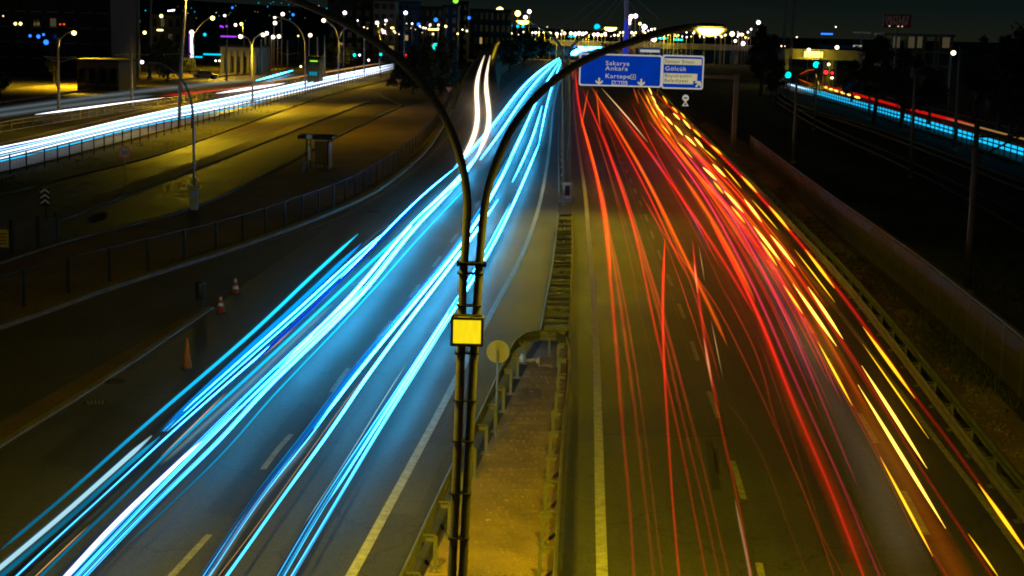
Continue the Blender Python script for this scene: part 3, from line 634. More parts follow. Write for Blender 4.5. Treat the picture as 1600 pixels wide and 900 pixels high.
TL = [
 ('red tail light trail nearest the median', [(899, 97), (894, 118), (897, 150), (907, 182), (918, 224), (935, 282), (945, 345), (953, 430), (961, 517), (973, 673), (985, 800), (990, 897)], .036, 'tail_red', 'fringe_red'),
 ('orange strand on the nearest-to-median trail', [(906, 178), (920, 228), (937, 283), (948, 345), (955, 430)], .034, 'tail_orange', None),
 ('dimmer red trail second from the median', [(940, 287), (953, 370), (966, 452), (980, 550), (996, 674), (1012, 815), (1021, 897)], .036, 'tail_dim', 'fringe_red'),
 ('faint thin red trail third from the median', [(956, 372), (972, 450), (990, 550), (1007, 673), (1025, 815), (1035, 897)], .020, 'tail_dim', None),
 ('red trail of the second pair, left strand', [(909, 137), (920, 165), (935, 192), (947, 224), (962, 270), (980, 320), (995, 370), (1010, 447), (1022, 507), (1036, 567), (1060, 673), (1080, 775), (1103, 897)], .026, 'tail_red', 'fringe_red'),
 ('red trail of the second pair, middle strand', [(937, 194), (952, 237), (975, 300), (990, 350), (1017, 447), (1035, 507), (1052, 590), (1071, 673), (1097, 775), (1123, 897)], .030, 'tail_dim', 'fringe_red'),
 ('red trail of the second pair, right strand', [(958, 250), (978, 300), (997, 365), (1025, 452), (1050, 540), (1072, 625), (1086, 675), (1107, 762), (1138, 897)], .026, 'tail_dim', None),
 ('short red curve crossing the first pair near the sign', [(919, 140), (915, 160), (910, 182), (908, 200)], .030, 'tail_orange', None),
 ('short orange curve crossing the second pair near the sign', [(932, 140), (931, 165), (934, 192), (938, 204)], .030, 'tail_orange', None),
 ('orange trail of the third pair', [(925, 137), (940, 163), (960, 192), (982, 228), (1015, 287), (1040, 335), (1065, 395), (1086, 433), (1096, 452), (1115, 490), (1136, 539)], .040, 'tail_orange', 'fringe_orange'),
 ('thin red trail along the left of the orange third pair', [(927, 145), (945, 175), (972, 226), (1007, 290), (1030, 337), (1050, 385), (1076, 436)], .026, 'tail_red', 'fringe_red'),
 ('thin dim red trail that runs on below the orange third pair', [(1000, 300), (1050, 390), (1107, 452), (1150, 535), (1200, 640), (1232, 715), (1262, 782), (1302, 897)], .017, 'tail_dim', None),
 ('red trail that begins alone beside the third pair', [(967, 174), (985, 195), (1007, 225), (1032, 262), (1062, 305), (1087, 342), (1120, 390), (1155, 447), (1178, 490)], .034, 'tail_red', 'fringe_red'),
 ('orange-red trail that begins at mid road', [(1060, 265), (1082, 297), (1107, 332), (1132, 375), (1150, 407), (1171, 449), (1180, 470)], .046, 'tail_orange', 'fringe_red'),
 ('thickest bright red trail down the middle of the right carriageway', [(1110, 345), (1135, 388), (1160, 440), (1180, 480), (1200, 524), (1215, 568), (1240, 630), (1258, 674), (1295, 757), (1325, 837), (1348, 897)], .036, 'tail_bright', 'fringe_red'),
 ('pink trail right of the thickest bright red one', [(1012, 187), (1040, 220), (1075, 267), (1102, 305), (1125, 345), (1147, 390), (1179, 449), (1200, 495), (1222, 550), (1245, 600), (1279, 674), (1312, 747), (1340, 817), (1373, 897)], .028, 'tail_pink', 'fringe_red'),
 ('upright red trail starting in the middle lane', [(1039, 373), (1036, 400), (1036, 449), (1034, 487), (1037, 550), (1040, 625), (1044, 674), (1050, 775), (1061, 897)], .026, 'tail_bright', 'fringe_red'),
 ('upright red trail starting right of the middle lane', [(1082, 375), (1085, 415), (1089, 449), (1097, 505), (1105, 557), (1115, 612), (1128, 674), (1142, 732), (1157, 800), (1173, 897)], .030, 'tail_red', 'fringe_red'),
 ('cream streak on the upright red trail, upper piece', [(1085, 412), (1088, 440), (1090, 458)], .030, 'cream', None),
 ('cream streak on the upright red trail, middle piece', [(1100, 530), (1106, 566), (1113, 605)], .030, 'cream', None),
 ('cream streak on the upright red trail, bottom piece', [(1148, 780), (1158, 825), (1172, 897)], .030, 'cream', None),
 ('thin red thread left of the thickest red trail', [(1130, 450), (1160, 508), (1190, 560), (1212, 674), (1245, 737), (1282, 837), (1316, 897)], .016, 'tail_dim', None),
 ('faint lowest red thread in the middle of the right carriageway', [(1130, 620), (1175, 674), (1203, 738), (1232, 825), (1262, 897)], .022, 'tail_brown', None),
 ('thin yellow-green thread among the mid road trails', [(1092, 385), (1098, 420), (1101, 438)], .008, 'cream', None),
 ('thin yellow-green thread below the mid road trails', [(1111, 500), (1120, 545), (1129, 588)], .008, 'cream', None),
 ('red trail left of the amber flashes, far piece', [(997, 142), (1007, 170), (1025, 199), (1050, 230), (1082, 264), (1116, 300), (1140, 328), (1159, 352)], .038, 'tail_orange', 'fringe_red'),
 ('thick red trail under the amber flashes', [(1118, 300), (1159, 345), (1178, 375), (1198, 404), (1228, 449), (1262, 505), (1290, 555)], .062, 'tail_red', 'fringe_red'),
 ('red trail along the third row of amber flashes', [(1060, 215), (1100, 250), (1132, 277), (1161, 312), (1205, 368), (1230, 405), (1260, 449), (1302, 512), (1350, 585), (1403, 674), (1450, 750), (1507, 835), (1548, 897)], .030, 'tail_red', 'fringe_red'),
 ('red trail along the left row of amber flashes to the bottom', [(1290, 555), (1315, 602), (1355, 674), (1382, 725), (1450, 855), (1478, 897)], .026, 'tail_red', 'fringe_orange'),
 ('outermost red trail carrying the amber flashes', [(1020, 142), (1040, 160), (1057, 178), (1071, 192), (1092, 210), (1112, 228), (1140, 255), (1181, 299), (1231, 357), (1269, 402), (1307, 450), (1340, 492), (1422, 612), (1472, 674), (1530, 755), (1600, 857), (1640, 915)], .032, 'tail_red', 'fringe_red'),
 ('yellow glow of slow lamps under the road sign', [(990, 138), (994, 150), (998, 162)], .06, 'amber', None),
 ('orange trail under the road sign', [(1003, 138), (1010, 155), (1020, 178), (1035, 200)], .045, 'tail_orange', None),
 ('orange glow of brake lights on the far bend, left one', [(976, 70), (980, 75), (984, 80)], .12, 'tail_orange', None),
 ('orange glow of brake lights on the far bend, right one', [(984, 69), (989, 75), (993, 80)], .12, 'tail_orange', None),
 ('orange trail squeezed between the lamp poles and the sign', [(904, 92), (899, 99), (895, 108), (896, 125)], .06, 'tail_orange', None),
]
TL += [
 ('faint red thread between the second pair and the upright trail', [(986, 230), (1020, 300), (1052, 372), (1080, 440), (1104, 520), (1126, 600)], .018, 'tail_dim', None),
 ('faint orange thread left of the second pair', [(925, 190), (945, 245), (966, 320), (984, 400), (1000, 480)], .014, 'tail_brown', None),
 ('faint pink thread right of the pink trail', [(1052, 215), (1100, 275), (1150, 345), (1196, 430), (1240, 520), (1290, 640), (1340, 760)], .020, 'tail_pink', None),
 ('second faint pink thread farther right of the pink trail', [(1062, 212), (1112, 270), (1166, 342), (1215, 425), (1262, 515), (1316, 630)], .022, 'tail_pink', None),
 ('dark red thread at the bottom between the thick red and pink trails', [(1262, 640), (1300, 720), (1340, 805), (1378, 890)], .018, 'tail_dim', None),
 ('dark red thread left of the thick red trail at the bottom', [(1182, 520), (1225, 640), (1262, 760), (1300, 890)], .022, 'tail_brown', None),
 ('thin orange thread inside the soft orange sheen', [(1275, 540), (1320, 620), (1380, 730), (1436, 850)], .010, 'tail_orange', None),
 ('brown thread at the left rim of the orange sheen', [(1330, 665), (1385, 760), (1430, 850), (1460, 900)], .012, 'tail_brown', None),
 ('hazy orange streak under the road sign at the far bend', [(1010, 142), (1022, 168), (1040, 196), (1062, 226)], .05, 'tail_orange', None),
 ('grey-yellow thread leaving the sign towards the middle lane', [(940, 138), (966, 165), (992, 192), (1012, 222)], .02, 'cream', None)]
TM = {'tail_red': 'soft_red', 'tail_bright': 'soft_hot', 'tail_dim': 'soft_dim', 'tail_orange': 'soft_orange', 'tail_pink': 'soft_pink', 'tail_brown': 'soft_brown', 'cream': 'soft_cream', 'amber': 'soft_orange'}
for lab, px, r, m, f in TL: trail(lab, px, r*1.5, TM[m], z=0.8, soft=True, group=TG, fade=tail_fade)
rt = random.Random(5)
def between(p, q, u):
    P_, Q_ = spline(p, 12), spline(q, 12); n = 14
    return [(P_[int(i*(len(P_)-1)/(n-1))].lerp(Q_[int(i*(len(Q_)-1)/(n-1))], u)) for i in range(n)]
EDGE_L = [(1006, 150), (1040, 215), (1100, 300), (1160, 395), (1215, 500), (1262, 610), (1320, 745), (1385, 900)]
EDGE_R = [(1030, 160), (1072, 205), (1130, 268), (1200, 350), (1275, 450), (1352, 565), (1440, 700), (1560, 890)]
EDGE_C = [(905, 150), (925, 225), (952, 320), (985, 450), (1020, 600), (1055, 760), (1085, 900)]
EDGE_D = [(1000, 160), (1032, 225), (1085, 310), (1140, 400), (1190, 505), (1240, 620), (1330, 880)]
for k in range(16):
    q = between(EDGE_L, EDGE_R, rt.random()); a = rt.randrange(0, 5); b = a+rt.randrange(6, 9)
    trail('faint hair-thin thread of light among the amber rows', [(p.x, p.y) for p in q[a:b]], rt.uniform(.010, .026), rt.choice(['soft_red', 'soft_orange', 'soft_orange', 'soft_red', 'soft_pink', 'soft_dim']), z=.8, soft=True, group='faint threads among the amber rows', fade=tail_fade)
for k in range(12):
    q = between(EDGE_C, EDGE_D, rt.random()); a = rt.randrange(0, 6); b = a+rt.randrange(5, 8)
    trail('faint hair-thin thread of light among the red trails', [(p.x, p.y) for p in q[a:b]], rt.uniform(.008, .020), rt.choice(['soft_red', 'soft_dim', 'soft_brown', 'soft_brown']), z=.8, soft=True, group='faint threads among the red trails', fade=tail_fade)
# rows of turn-signal flashes: each row one thing, each flash a part
def flashes(label, segs, r, mat, fringe=None):
    b = G(*segs[0][0], 0); t = thing('signal_trail', label, 'light trail', b, 0, 'rows of amber turn signal flashes')
    for s in segs:
        a, c = s[0], s[1]; m = (a[0]*.5+c[0]*.5+.3, a[1]*.5+c[1]*.5)
        a = (a[0]-(c[0]-a[0])*.10, a[1]-(c[1]-a[1])*.10); c = (c[0]+(c[0]-a[0])*.10, c[1]+(c[1]-a[1])*.10); sp = spline([a, m, c], 4); pts = [G(p.x, p.y, 0.8) for p in sp]; n = len(pts)
        rad = [r*(max((p-CAM).length, 20)/32)**.55*max(.12, math.sin(math.pi*(i+.3)/(n-.4))**.9) for i, p in enumerate(pts)]
        rad = [q*.95 for q in rad]
        o = MB().tube(pts, rad, 6).build('flash', MAT[mat], t); set_fade(o, [.75+.25*math.sin(math.pi*i/(n-1)) for i in range(n)], 6)
        if fringe: f_ = MB().tube(pts, [q*1.8 for q in rad], 6, cap=False).build('fringe', MAT[fringe], o); set_fade(f_, [1.0]*n, 6)
flashes('outermost row of long amber flashes beside the guardrail', [((1036, 151), (1042, 160)), ((1051, 168), (1058, 175)), ((1064, 177), (1070, 184)), ((1084, 203), (1094, 213)), ((1112, 228), (1126, 240)), ((1160, 277), (1181, 299)), ((1204, 325), (1231, 357)), ((1262, 395), (1300, 445)), ((1355, 520), (1422, 612)), ((1535, 765), (1600, 857))], .042, 'amber', 'fringe_orange')
flashes('second row of thin yellow flashes from the guardrail', [((1100, 233), (1117, 248)), ((1133, 264), (1156, 291)), ((1178, 316), (1212, 355)), ((1247, 397), (1299, 465)), ((1357, 550), (1442, 672)), ((1517, 840), (1557, 897))], .020, 'amber')
flashes('third row of fat yellow flashes from the guardrail', [((1053, 178), (1061, 186)), ((1068, 188), (1078, 200)), ((1086, 216), (1098, 230)), ((1115, 258), (1132, 275)), ((1165, 314), (1188, 344)), ((1207, 371), (1239, 412)), ((1267, 455), (1312, 522)), ((1355, 585), (1439, 717))], .040, 'amber_hot', 'fringe_orange')
flashes('fourth row of fat amber flashes from the guardrail', [((1014, 138), (1018, 147)), ((1019, 151), (1024, 160)), ((1024, 162), (1029, 171)), ((1030, 171), (1037, 181)), ((1040, 183), (1050, 194)), ((1055, 197), (1066, 210)), ((1072, 213), (1086, 227)), ((1100, 263), (1118, 280)), ((1134, 301), (1159, 329)), ((1181, 358), (1215, 402)), ((1245, 452), (1301, 532)), ((1352, 620), (1465, 805))], .042, 'amber_hot', 'fringe_orange')
flashes('innermost row of amber flashes on the red trails', [((1010, 150), (1015, 162)), ((1018, 168), (1026, 182)), ((1034, 196), (1046, 210)), ((1060, 224), (1080, 245)), ((1116, 285), (1129, 301)), ((1144, 324), (1162, 346)), ((1190, 380), (1212, 412)), ((1227, 450), (1252, 487)), ((1282, 542), (1327, 625)), ((1382, 727), (1450, 855))], .032, 'amber', 'fringe_orange')
# soft sheens that car bodies left between the lines
def sheen(label, pa, pb, mat, z=0.9):
    a = spline(pa, 12); n = len(a); b = spline(pb, 12)
    bb = [b[min(len(b)-1, int(round(i*(len(b)-1)/(n-1))))] for i in range(n)]
    mb = MB(); fv = []
    for k in range(6):
        u = .5*k/6; zk = z+.004*k
        A_ = [G(p.x*(1-u)+q.x*u, p.y*(1-u)+q.y*u, zk) for p, q in zip(a, bb)]; B_ = [G(p.x*u+q.x*(1-u), p.y*u+q.y*(1-u), zk) for p, q in zip(a, bb)]
        for i in range(n-1): mb.quad(A_[i], A_[i+1], B_[i+1], B_[i]); fv.append(.26*min(1, (i+.3)/6, (n-1-i+.3)/6))
    o = mb.build('light_sheen', MAT[mat]); set_fade(o, fv, 4)
    return tag(o, label, 'light sheen', 'soft sheens between the trails')
sheen('soft orange-brown sheen between the amber rows near the bottom', [(1240, 470), (1290, 550), (1352, 674), (1410, 780), (1470, 900), (1520, 1000)], [(1262, 470), (1318, 550), (1388, 674), (1455, 780), (1525, 900), (1580, 1000)], 'sheen_orange')
sheen('soft grey sheen right of the pink trail', [(1150, 380), (1190, 449), (1235, 550), (1300, 690), (1360, 830), (1390, 900)], [(1195, 380), (1235, 449), (1290, 550), (1372, 690), (1440, 830), (1470, 900)], 'sheen_grey')
sheen('soft violet sheen beside the pink trail', [(1060, 232), (1110, 300), (1150, 370), (1195, 455), (1230, 540), (1262, 610)], [(1085, 232), (1135, 300), (1178, 370), (1225, 455), (1262, 540), (1296, 610)], 'sheen_violet')
sheen('narrow blue-grey sheen in the middle of the right carriageway', [(1058, 312), (1078, 342), (1104, 392)], [(1068, 312), (1090, 342), (1108, 392)], 'sheen_blue')
sheen('short blue-grey sheen near the far end of the right carriageway', [(1004, 228), (1018, 248), (1034, 272)], [(1014, 228), (1030, 248), (1040, 272)], 'sheen_blue')
sheen('soft red sheen left of the thickest red trail', [(1165, 470), (1200, 560), (1250, 690), (1300, 810), (1330, 900)], [(1180, 470), (1218, 560), (1280, 690), (1335, 810), (1372, 900)], 'sheen_red')

sheen('wide soft orange-red sheen under the amber rows', [(1010, 150), (1050, 215), (1110, 290), (1180, 385), (1240, 480)], [(1032, 150), (1085, 215), (1160, 290), (1240, 385), (1310, 480)], 'sheen_red')  # red haze between the trails put in as glowing sheets, here and next
sheen('wide soft red sheen over the middle lanes at the far end', [(945, 150), (975, 215), (1020, 300), (1070, 400)], [(1002, 150), (1040, 215), (1095, 300), (1150, 400)], 'sheen_far')
# left street: bright band of headlights
LS = 'headlight trails on the street behind the railing'
for lab, px, r, m in [
 ('top line of the bright white band on the left street', [(-60, 242.0), (0, 230.0), (60, 219.0), (200, 185.5), (300, 164.0), (400, 144.5), (480, 127.0), (560, 111.0), (615, 100.0)], 0.013, 'beam_clear'),
 ('second line of the bright white band on the left street', [(-60, 247.0), (0, 234.5), (60, 222.5), (200, 188.6), (300, 167.2), (400, 147.9), (480, 130.0), (560, 113.5), (615, 101.8)], 0.014, 'beam_ice'),
 ('third line of the bright white band on the left street', [(-60, 252.0), (0, 239.0), (60, 226.0), (200, 191.8), (300, 170.5), (400, 151.2), (480, 133.0), (560, 116.0), (615, 103.5)], 0.015, 'beam_clear'),
 ('fourth line of the bright white band on the left street', [(-60, 257.0), (0, 243.5), (60, 229.5), (200, 194.9), (300, 173.8), (400, 154.6), (480, 136.0), (560, 118.5), (615, 105.2)], 0.010, 'beam_ice'),
 ('bottom line of the bright white band on the left street', [(-60, 262.0), (0, 248.0), (60, 233.0), (200, 198.0), (300, 177.0), (400, 158.0), (480, 139.0), (560, 121.0), (615, 107.0)], 0.009, 'beam_clear'),
 ('thin cyan trail under the bright white band', [(-60, 266), (0, 252), (115, 225), (215, 197), (300, 182), (420, 157)], .012, 'beam_cyan'),
 ('deep blue start of the band at the far left', [(-40, 243), (20, 229), (60, 220)], .03, 'beam_deep'),
 ('pale thin trail above the band beside the dark posts', [(55, 179), (130, 169), (200, 160), (265, 152)], .016, 'beam_clear'),
 ('pale red-white trail on the far street', [(250, 150), (320, 143), (400, 135), (440, 128)], .02, 'soft_hot'),
 ('grey-blue blurred trail on the far street, upper one', [(-60, 180), (0, 172), (120, 155), (260, 138), (400, 124)], .05, 'soft_grey'),
 ('grey-blue blurred trail on the far street, lower one', [(-60, 188), (0, 180), (120, 163), (240, 149)], .05, 'soft_grey'),
 ('bright cyan-white cluster trail at the far street stop', [(400, 126), (430, 121), (442, 117), (458, 110)], .022, 'beam_white'),
 ('white trail end on the far street below the tram poles', [(338, 146), (400, 137), (445, 130)], .025, 'beam_clear'),
 ('short white line above the street beyond the band', [(400, 131), (480, 118), (560, 104), (600, 98)], .010, 'thread')]:
    trail(lab, px, r, m, group=LS, grow=1.0, ext=False, fade=lambda y: .8, soft=m.startswith('soft'))
RS = 'trails on the far right street'
for lab, px, r, m in [
 ('upper cyan trail behind the fence on the far right street', [(1210, 125), (1275, 142), (1355, 163), (1425, 183), (1490, 202), (1600, 234), (1700, 264)], .085, 'beam_cyan'),
 ('lower cyan trail behind the fence on the far right street', [(1225, 131), (1275, 146), (1355, 168), (1425, 189), (1490, 208), (1600, 241), (1700, 272)], .075, 'beam_cyan'),
 ('white far end of the cyan trails on the far right street', [(1209, 126), (1240, 134), (1272, 142)], .10, 'beam_clear'),
 ('red trail on the far right street', [(1278, 131), (1310, 140), (1350, 151), (1425, 172), (1490, 188), (1530, 197)], .11, 'red_core'),
 ('dull orange trail continuing the red one on the far right street', [(1470, 183), (1530, 199), (1600, 217), (1700, 245)], .06, 'thread'),
 ('orange queue of brake lights under the right bridge, upper one', [(1250, 116), (1262, 110), (1276, 108)], .11, 'queue_orange'),
 ('orange queue of brake lights under the right bridge, middle one', [(1249, 124), (1258, 128), (1272, 133)], .11, 'queue_orange'),
 ('pale orange curve of brake lights under the right bridge', [(1275, 116), (1263, 121), (1262, 126), (1272, 131), (1280, 134)], .08, 'amber_hot')]:
    trail(lab, px, r, m, group=RS, grow=.3, ext=False, fade=(lambda y: .35) if m in ('red_core', 'thread') else (lambda y: .75))
flashes('row of pale red flashes on the far right street', [((1288, 136), (1292, 137)), ((1296, 139), (1301, 140)), ((1304, 141), (1309, 143)), ((1314, 144), (1319, 146)), ((1324, 147), (1329, 149)), ((1336, 151), (1343, 153))], .06, 'amber_hot')

# ------------------------------------------------------------------ lamps
def add_light(name, loc, power, color, parent, r=0.15, spot=None):
    if spot:
        l = bpy.data.lights.new(name, 'SPOT'); l.spot_size = math.radians(spot); l.spot_blend = 0.6
    else: l = bpy.data.lights.new(name, 'POINT')
    l.energy = power; l.color = color; l.shadow_soft_size = r
    o = bpy.data.objects.new(name, l); COL.objects.link(o); o.parent = parent
    o.location = Vector(loc) - root_of(parent); return o
def down_light(name, loc, power, color, parent, cone=164, blend=.45, r=.12):
    l = bpy.data.lights.new(name, 'SPOT'); l.spot_size = math.radians(cone); l.spot_blend = blend
    l.energy = power; l.color = color; l.shadow_soft_size = r
    o = bpy.data.objects.new(name, l); COL.objects.link(o); o.parent = parent; o.location = Vector(loc)-root_of(parent); return o
def road_optic(loc, power, parent, along=0.0, tilt=57):
    """street optics: one beam straight down, two thrown up and down the road, little towards the pole"""
    down_light('lamp_light', loc, power*.85, SODIUM, parent, 132, 1.0)
    for s_ in (-1, 1):
        o = down_light('lamp_light', loc, power*1.7, SODIUM, parent, 92, 1.0)
        o.rotation_euler = (s_*math.radians(tilt), 0, along)
def luminaire(at, dirx, parent, lit='lens_sodium', L=0.62, roll=0.0):
    """cobra-head: housing with a bowl lens below, long axis along dirx"""
    d = Vector((dirx[0], dirx[1], 0)).normalized(); n = Vector((-d.y, d.x, 0))
    prof = [(-.5, .05, .02), (-.38, .13, .08), (-.1, .17, .11), (.2, .165, .10), (.42, .12, .07), (.5, .05, .02)]
    mb = MB(); seg = 10
    for t, wd, h in prof:
        for k in range(seg):
            an = 2*math.pi*k/seg; z = math.sin(an)*h; z = z if z > 0 else z*0.25
            mb.v.append(tuple(Vector(at)+d*(t*L)+n*(math.cos(an)*wd*L)+Vector((0, 0, z*L+.02))))
    for i in range(len(prof)-1):
        for k in range(seg):
            a = i*seg+k; b = i*seg+(k+1) % seg; mb.f.append((a, b, b+seg, a+seg))
    mb.f.append(tuple(reversed(range(seg)))); mb.f.append(tuple((len(prof)-1)*seg+k for k in range(seg)))
    hd = mb.build('lamp_head', MAT['lamp_housing'], parent, True)
    lb = MB(); prof2 = [(-.36, .03, .03), (-.26, .14, .15), (0, .19, .22), (.28, .16, .16), (.42, .04, .03)]
    for t, wd, h in prof2:
        for k in range(seg):
            an = 2*math.pi*k/seg; z = -abs(math.sin(an))*h if math.sin(an) < 0 else 0.02*math.sin(an)
            lb.v.append(tuple(Vector(at)+d*(t*L)+n*(math.cos(an)*wd*L)+Vector((0, 0, z*L-.012))))
    for i in range(len(prof2)-1):
        for k in range(seg):
            a = i*seg+k; b = i*seg+(k+1) % seg; lb.f.append((a, b, b+seg, a+seg))
    lb.f.append(tuple(reversed(range(seg)))); lb.f.append(tuple((len(prof2)-1)*seg+k for k in range(seg)))
    lb.build('lens', MAT[lit], hd, True)
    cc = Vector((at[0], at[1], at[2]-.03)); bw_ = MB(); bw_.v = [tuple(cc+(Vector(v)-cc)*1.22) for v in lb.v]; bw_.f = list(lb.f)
    bw_.build('bowl', MAT['bowl_sodium'], hd, True)  # added glow shell: the lens halo as a larger emissive skin
    return hd
def curve3(px, Y, step=16): return [P(p.x, p.y, Y) for p in spline(px, step)]

# the twin lamp in the middle of the picture
Y0 = 18.0
LP = curve3([(700, 1040), (706, 900), (716, 675), (723, 450), (728, 370), (730, 315), (723, 262), (704, 203), (676, 152), (637, 106), (590, 67), (540, 36), (480, 8), (420, -16), (370, -32)], Y0)
RP = curve3([(715, 1040), (723, 900), (734, 675), (747, 450), (750, 400), (754, 350), (761, 302), (775, 255), (797, 205), (830, 160), (875, 118), (930, 86), (1000, 61), (1055, 46), (1090, 42)], Y0)
def to_ground(p): 
    a, b = p[0], p[1]; d = (a-b); t = -a.z/d.z; g = a+d*t*0.25; return [Vector((g.x, Y0, 0.0))] + p
LP, RP = to_ground(LP), to_ground(RP)
bx = (LP[0]+RP[0])*0.5; LP[0] = bx+Vector((-.065, 0, 0)); RP[0] = bx+Vector((.065, 0, 0))
tl = thing('street_lamp', 'tall twin-armed steel street lamp in the near median with a yellow box', 'street lamp', bx)
def rads(p, r0, r1): return [r0+(r1-r0)*(i/(len(p)-1))**2 for i in range(len(p))]
MB().tube(LP, rads(LP, .056, .042), 16).build('lamp_arm', MAT['lamp_steel'], tl, True)
MB().tube(RP, rads(RP, .056, .042), 16).build('lamp_arm', MAT['lamp_steel'], tl, True)
MB().box((bx.x, bx.y, 0.15), (0.5, 0.4, 0.3)).build('base', MAT['concrete'], tl)
for px_, py_ in ((737, 411),):
    c = P(px_, py_, Y0)
    MB().box((c.x, c.y-0.03, c.z), (0.36, 0.16, 0.035)).build('clamp', MAT['dark_steel'], tl)
    for s in (-1, 1): MB().box((c.x+s*.165, c.y-.05, c.z), (0.03, 0.06, 0.07)).build('bracket_end', MAT['dark_steel'], tl)
for y_ in (427, 477, 551, 625, 688, 770, 840):
    a = min(LP, key=lambda p: (p-P(720, y_, Y0)).length); b = min(RP, key=lambda p: (p-P(740, y_, Y0)).length)
    c = P(734-(y_-450)*0.045, y_, Y0); wd = abs(b.x-a.x)+.13
    MB().box((c.x, c.y, c.z), (wd, .14, .014)).build('strap', MAT['dark_steel'], tl)
c = P(730, 517, Y0-0.10)
bxo = thing('backlit_box', 'glowing yellow backlit box strapped to the twin lamp poles', 'light box', c)
wb, hb = 53*Y0/FPX, 47*Y0/FPX
MB().box((c.x, c.y+.01, c.z), (wb, .10, hb), 0).build('housing', MAT['tram_pole'], bxo)
MB().box((c.x, c.y-.045, c.z), (wb*.82, .02, hb*.80)).build('panel', MAT['box_yellow'], bxo)
for sx in (-1, 1): MB().box((c.x+sx*wb*.455, c.y-.05, c.z), (wb*.085, .03, hb*.995)).build('frame', MAT['tram_pole'], bxo)
for sz in (-1, 1): MB().box((c.x, c.y-.051, c.z+sz*hb*.45), (wb*.82, .03, hb*.095)).build('frame', MAT['tram_pole'], bxo)
for sx in (-1, 0, 1):
    for sz in (-1, 0, 1):
        if sx or sz: MB().lathe([(.004, 0), (.004, .006)], (c.x+sx*wb*.455, c.y-.069, c.z+sz*hb*.45), 6).build('screw', MAT['dark_steel'], bxo)
MB().box((c.x, c.y+.01, c.z+hb*.53), (wb*.9, .11, .012)).build('lid', MAT['dark_steel'], bxo)
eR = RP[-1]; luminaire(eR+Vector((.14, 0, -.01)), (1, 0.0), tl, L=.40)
road_optic(eR+Vector((.2, 0, -.2)), 2900, tl)
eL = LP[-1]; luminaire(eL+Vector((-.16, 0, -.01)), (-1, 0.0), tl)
road_optic(eL+Vector((-.2, 0, -.2)), 3500, tl)

# the next twin lamp down the median
b2 = G(884, 316, 0); Y2 = b2.y
t2 = thing('street_lamp', 'second twin-armed street lamp farther down the median with a small box at its foot', 'street lamp', b2)
for px in ([(882, 318), (881, 220), (880, 130), (879, 95), (876, 74), (864, 58), (845, 43), (826, 33)], [(889, 318), (889, 220), (888, 130), (888, 95), (892, 75), (906, 61), (925, 50), (945, 43)]):
    p = curve3(px, Y2, 8); MB().tube(p, rads(p, .115, .07), 10).build('lamp_arm', MAT['wood_pole'], t2, True)
    e = p[-1]; s = -1 if px[-1][0] < 880 else 1
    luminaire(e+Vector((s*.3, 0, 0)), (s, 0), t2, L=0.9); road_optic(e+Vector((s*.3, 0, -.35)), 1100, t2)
for q in ([(884, 318), (884, 130), (882, 100), (868, 80)],):
    p = curve3(q, Y2, 12); MB().tube(p, .07, 8).build('cable_duct', MAT['wood_pole'], t2, True)
MB().box((b2.x, b2.y, .2), (.85, .9, .4)).build('base', MAT['concrete'], t2)
MB().box((b2.x+.06, b2.y-.35, .75), (.5, .35, .9)).build('box', MAT['cabinet_grey'], t2)
MB().box((b2.x+.06, b2.y-.54, .75), (.28, .02, .6)).build('door', MAT['tarred_pole'], t2)

def lamp_post(name, label, bpx, tip_list, Y=None, r=.09, lit='bulb_white', bulb=.30, power=0, mat='lamp_steel', group=None, cat='street lamp', color=(1.0, 0.65, 0.02), base=None):
    """pole with one or two curved arms; every arm given as picture points from the pole up to its tip"""
    b = G(*bpx, 0) if Y is None else P(*bpx, Y)
    b = Vector((b.x, b.y, 0)); YY = b.y
    t = thing(name, label, cat, b, 0, group)
    for k, px in enumerate(tip_list):
        p = curve3(px, YY, 8)
        if k == 0: p = [b] + p
        MB().tube(p, rads(p, r, r*.6), 8).build('pole' if k == 0 else 'lamp_arm', MAT[mat], t, True)
        e = p[-1]
        if lit:
            s = 1 if len(px) < 2 or px[-1][0] >= px[0][0] else -1
            MB().box((e.x+s*.25, e.y, e.z+.06), (.75, .3, .12), 0, .7).build('lamp_head', MAT['lamp_housing'], t)
            MB().lathe([(bulb*.3, -bulb), (bulb*.8, -bulb*.7), (bulb, 0), (bulb*.7, bulb*.55), (bulb*.25, bulb*.8)], (e.x+s*.25, e.y, e.z-bulb*.5), 12).build('lens', MAT[lit], t, True)
            if power: down_light('lamp_light', (e.x+s*.25, e.y, e.z-bulb-.4), power*2.6, color, t, 156, .5, .2)
        else:
            s = 1 if px[-1][0] >= px[0][0] else -1
            MB().box((e.x+s*.3, e.y, e.z), (.8, .28, .14), 0, .7).build('lamp_head', MAT['lamp_housing'], t)
    return t
# near left, dark lamp with its cabinet
nl = lamp_post('street_lamp', 'curved unlit street lamp rising from a grey cabinet on the brown paving', (303, 328), [[(303, 250), (302, 190), (298, 155), (288, 130), (270, 110), (250, 99)]], lit=None, r=.07)
c = Vector(nl.location); MB().box((c.x, c.y, .62), (.42, .42, 1.2)).build('cabinet', MAT['cabinet_grey'], nl); MB().box((c.x, c.y, 1.27), (.56, .56, .09)).build('cabinet_lid', MAT['cabinet_grey'], nl); MB().box((c.x, c.y-.222, .9), (.14, .012, .18)).build('cabinet_plate', MAT['board_small'], nl)
lamp_post('street_lamp', 'lit T-shaped street lamp behind the railing, nearest of its row', (395, 168), [[(394, 120), (393, 70), (388, 60), (379, 55)], [(393, 72), (397, 60), (408, 52)]], r=.12, bulb=.26, power=4200)
lamp_post('street_lamp', 'tall arched street lamp left of the twin lamp arm, head over the street', (477, 143), [[(477, 100), (476, 65), (468, 45), (452, 32), (432, 26)]], r=.13, bulb=.2, power=3500)
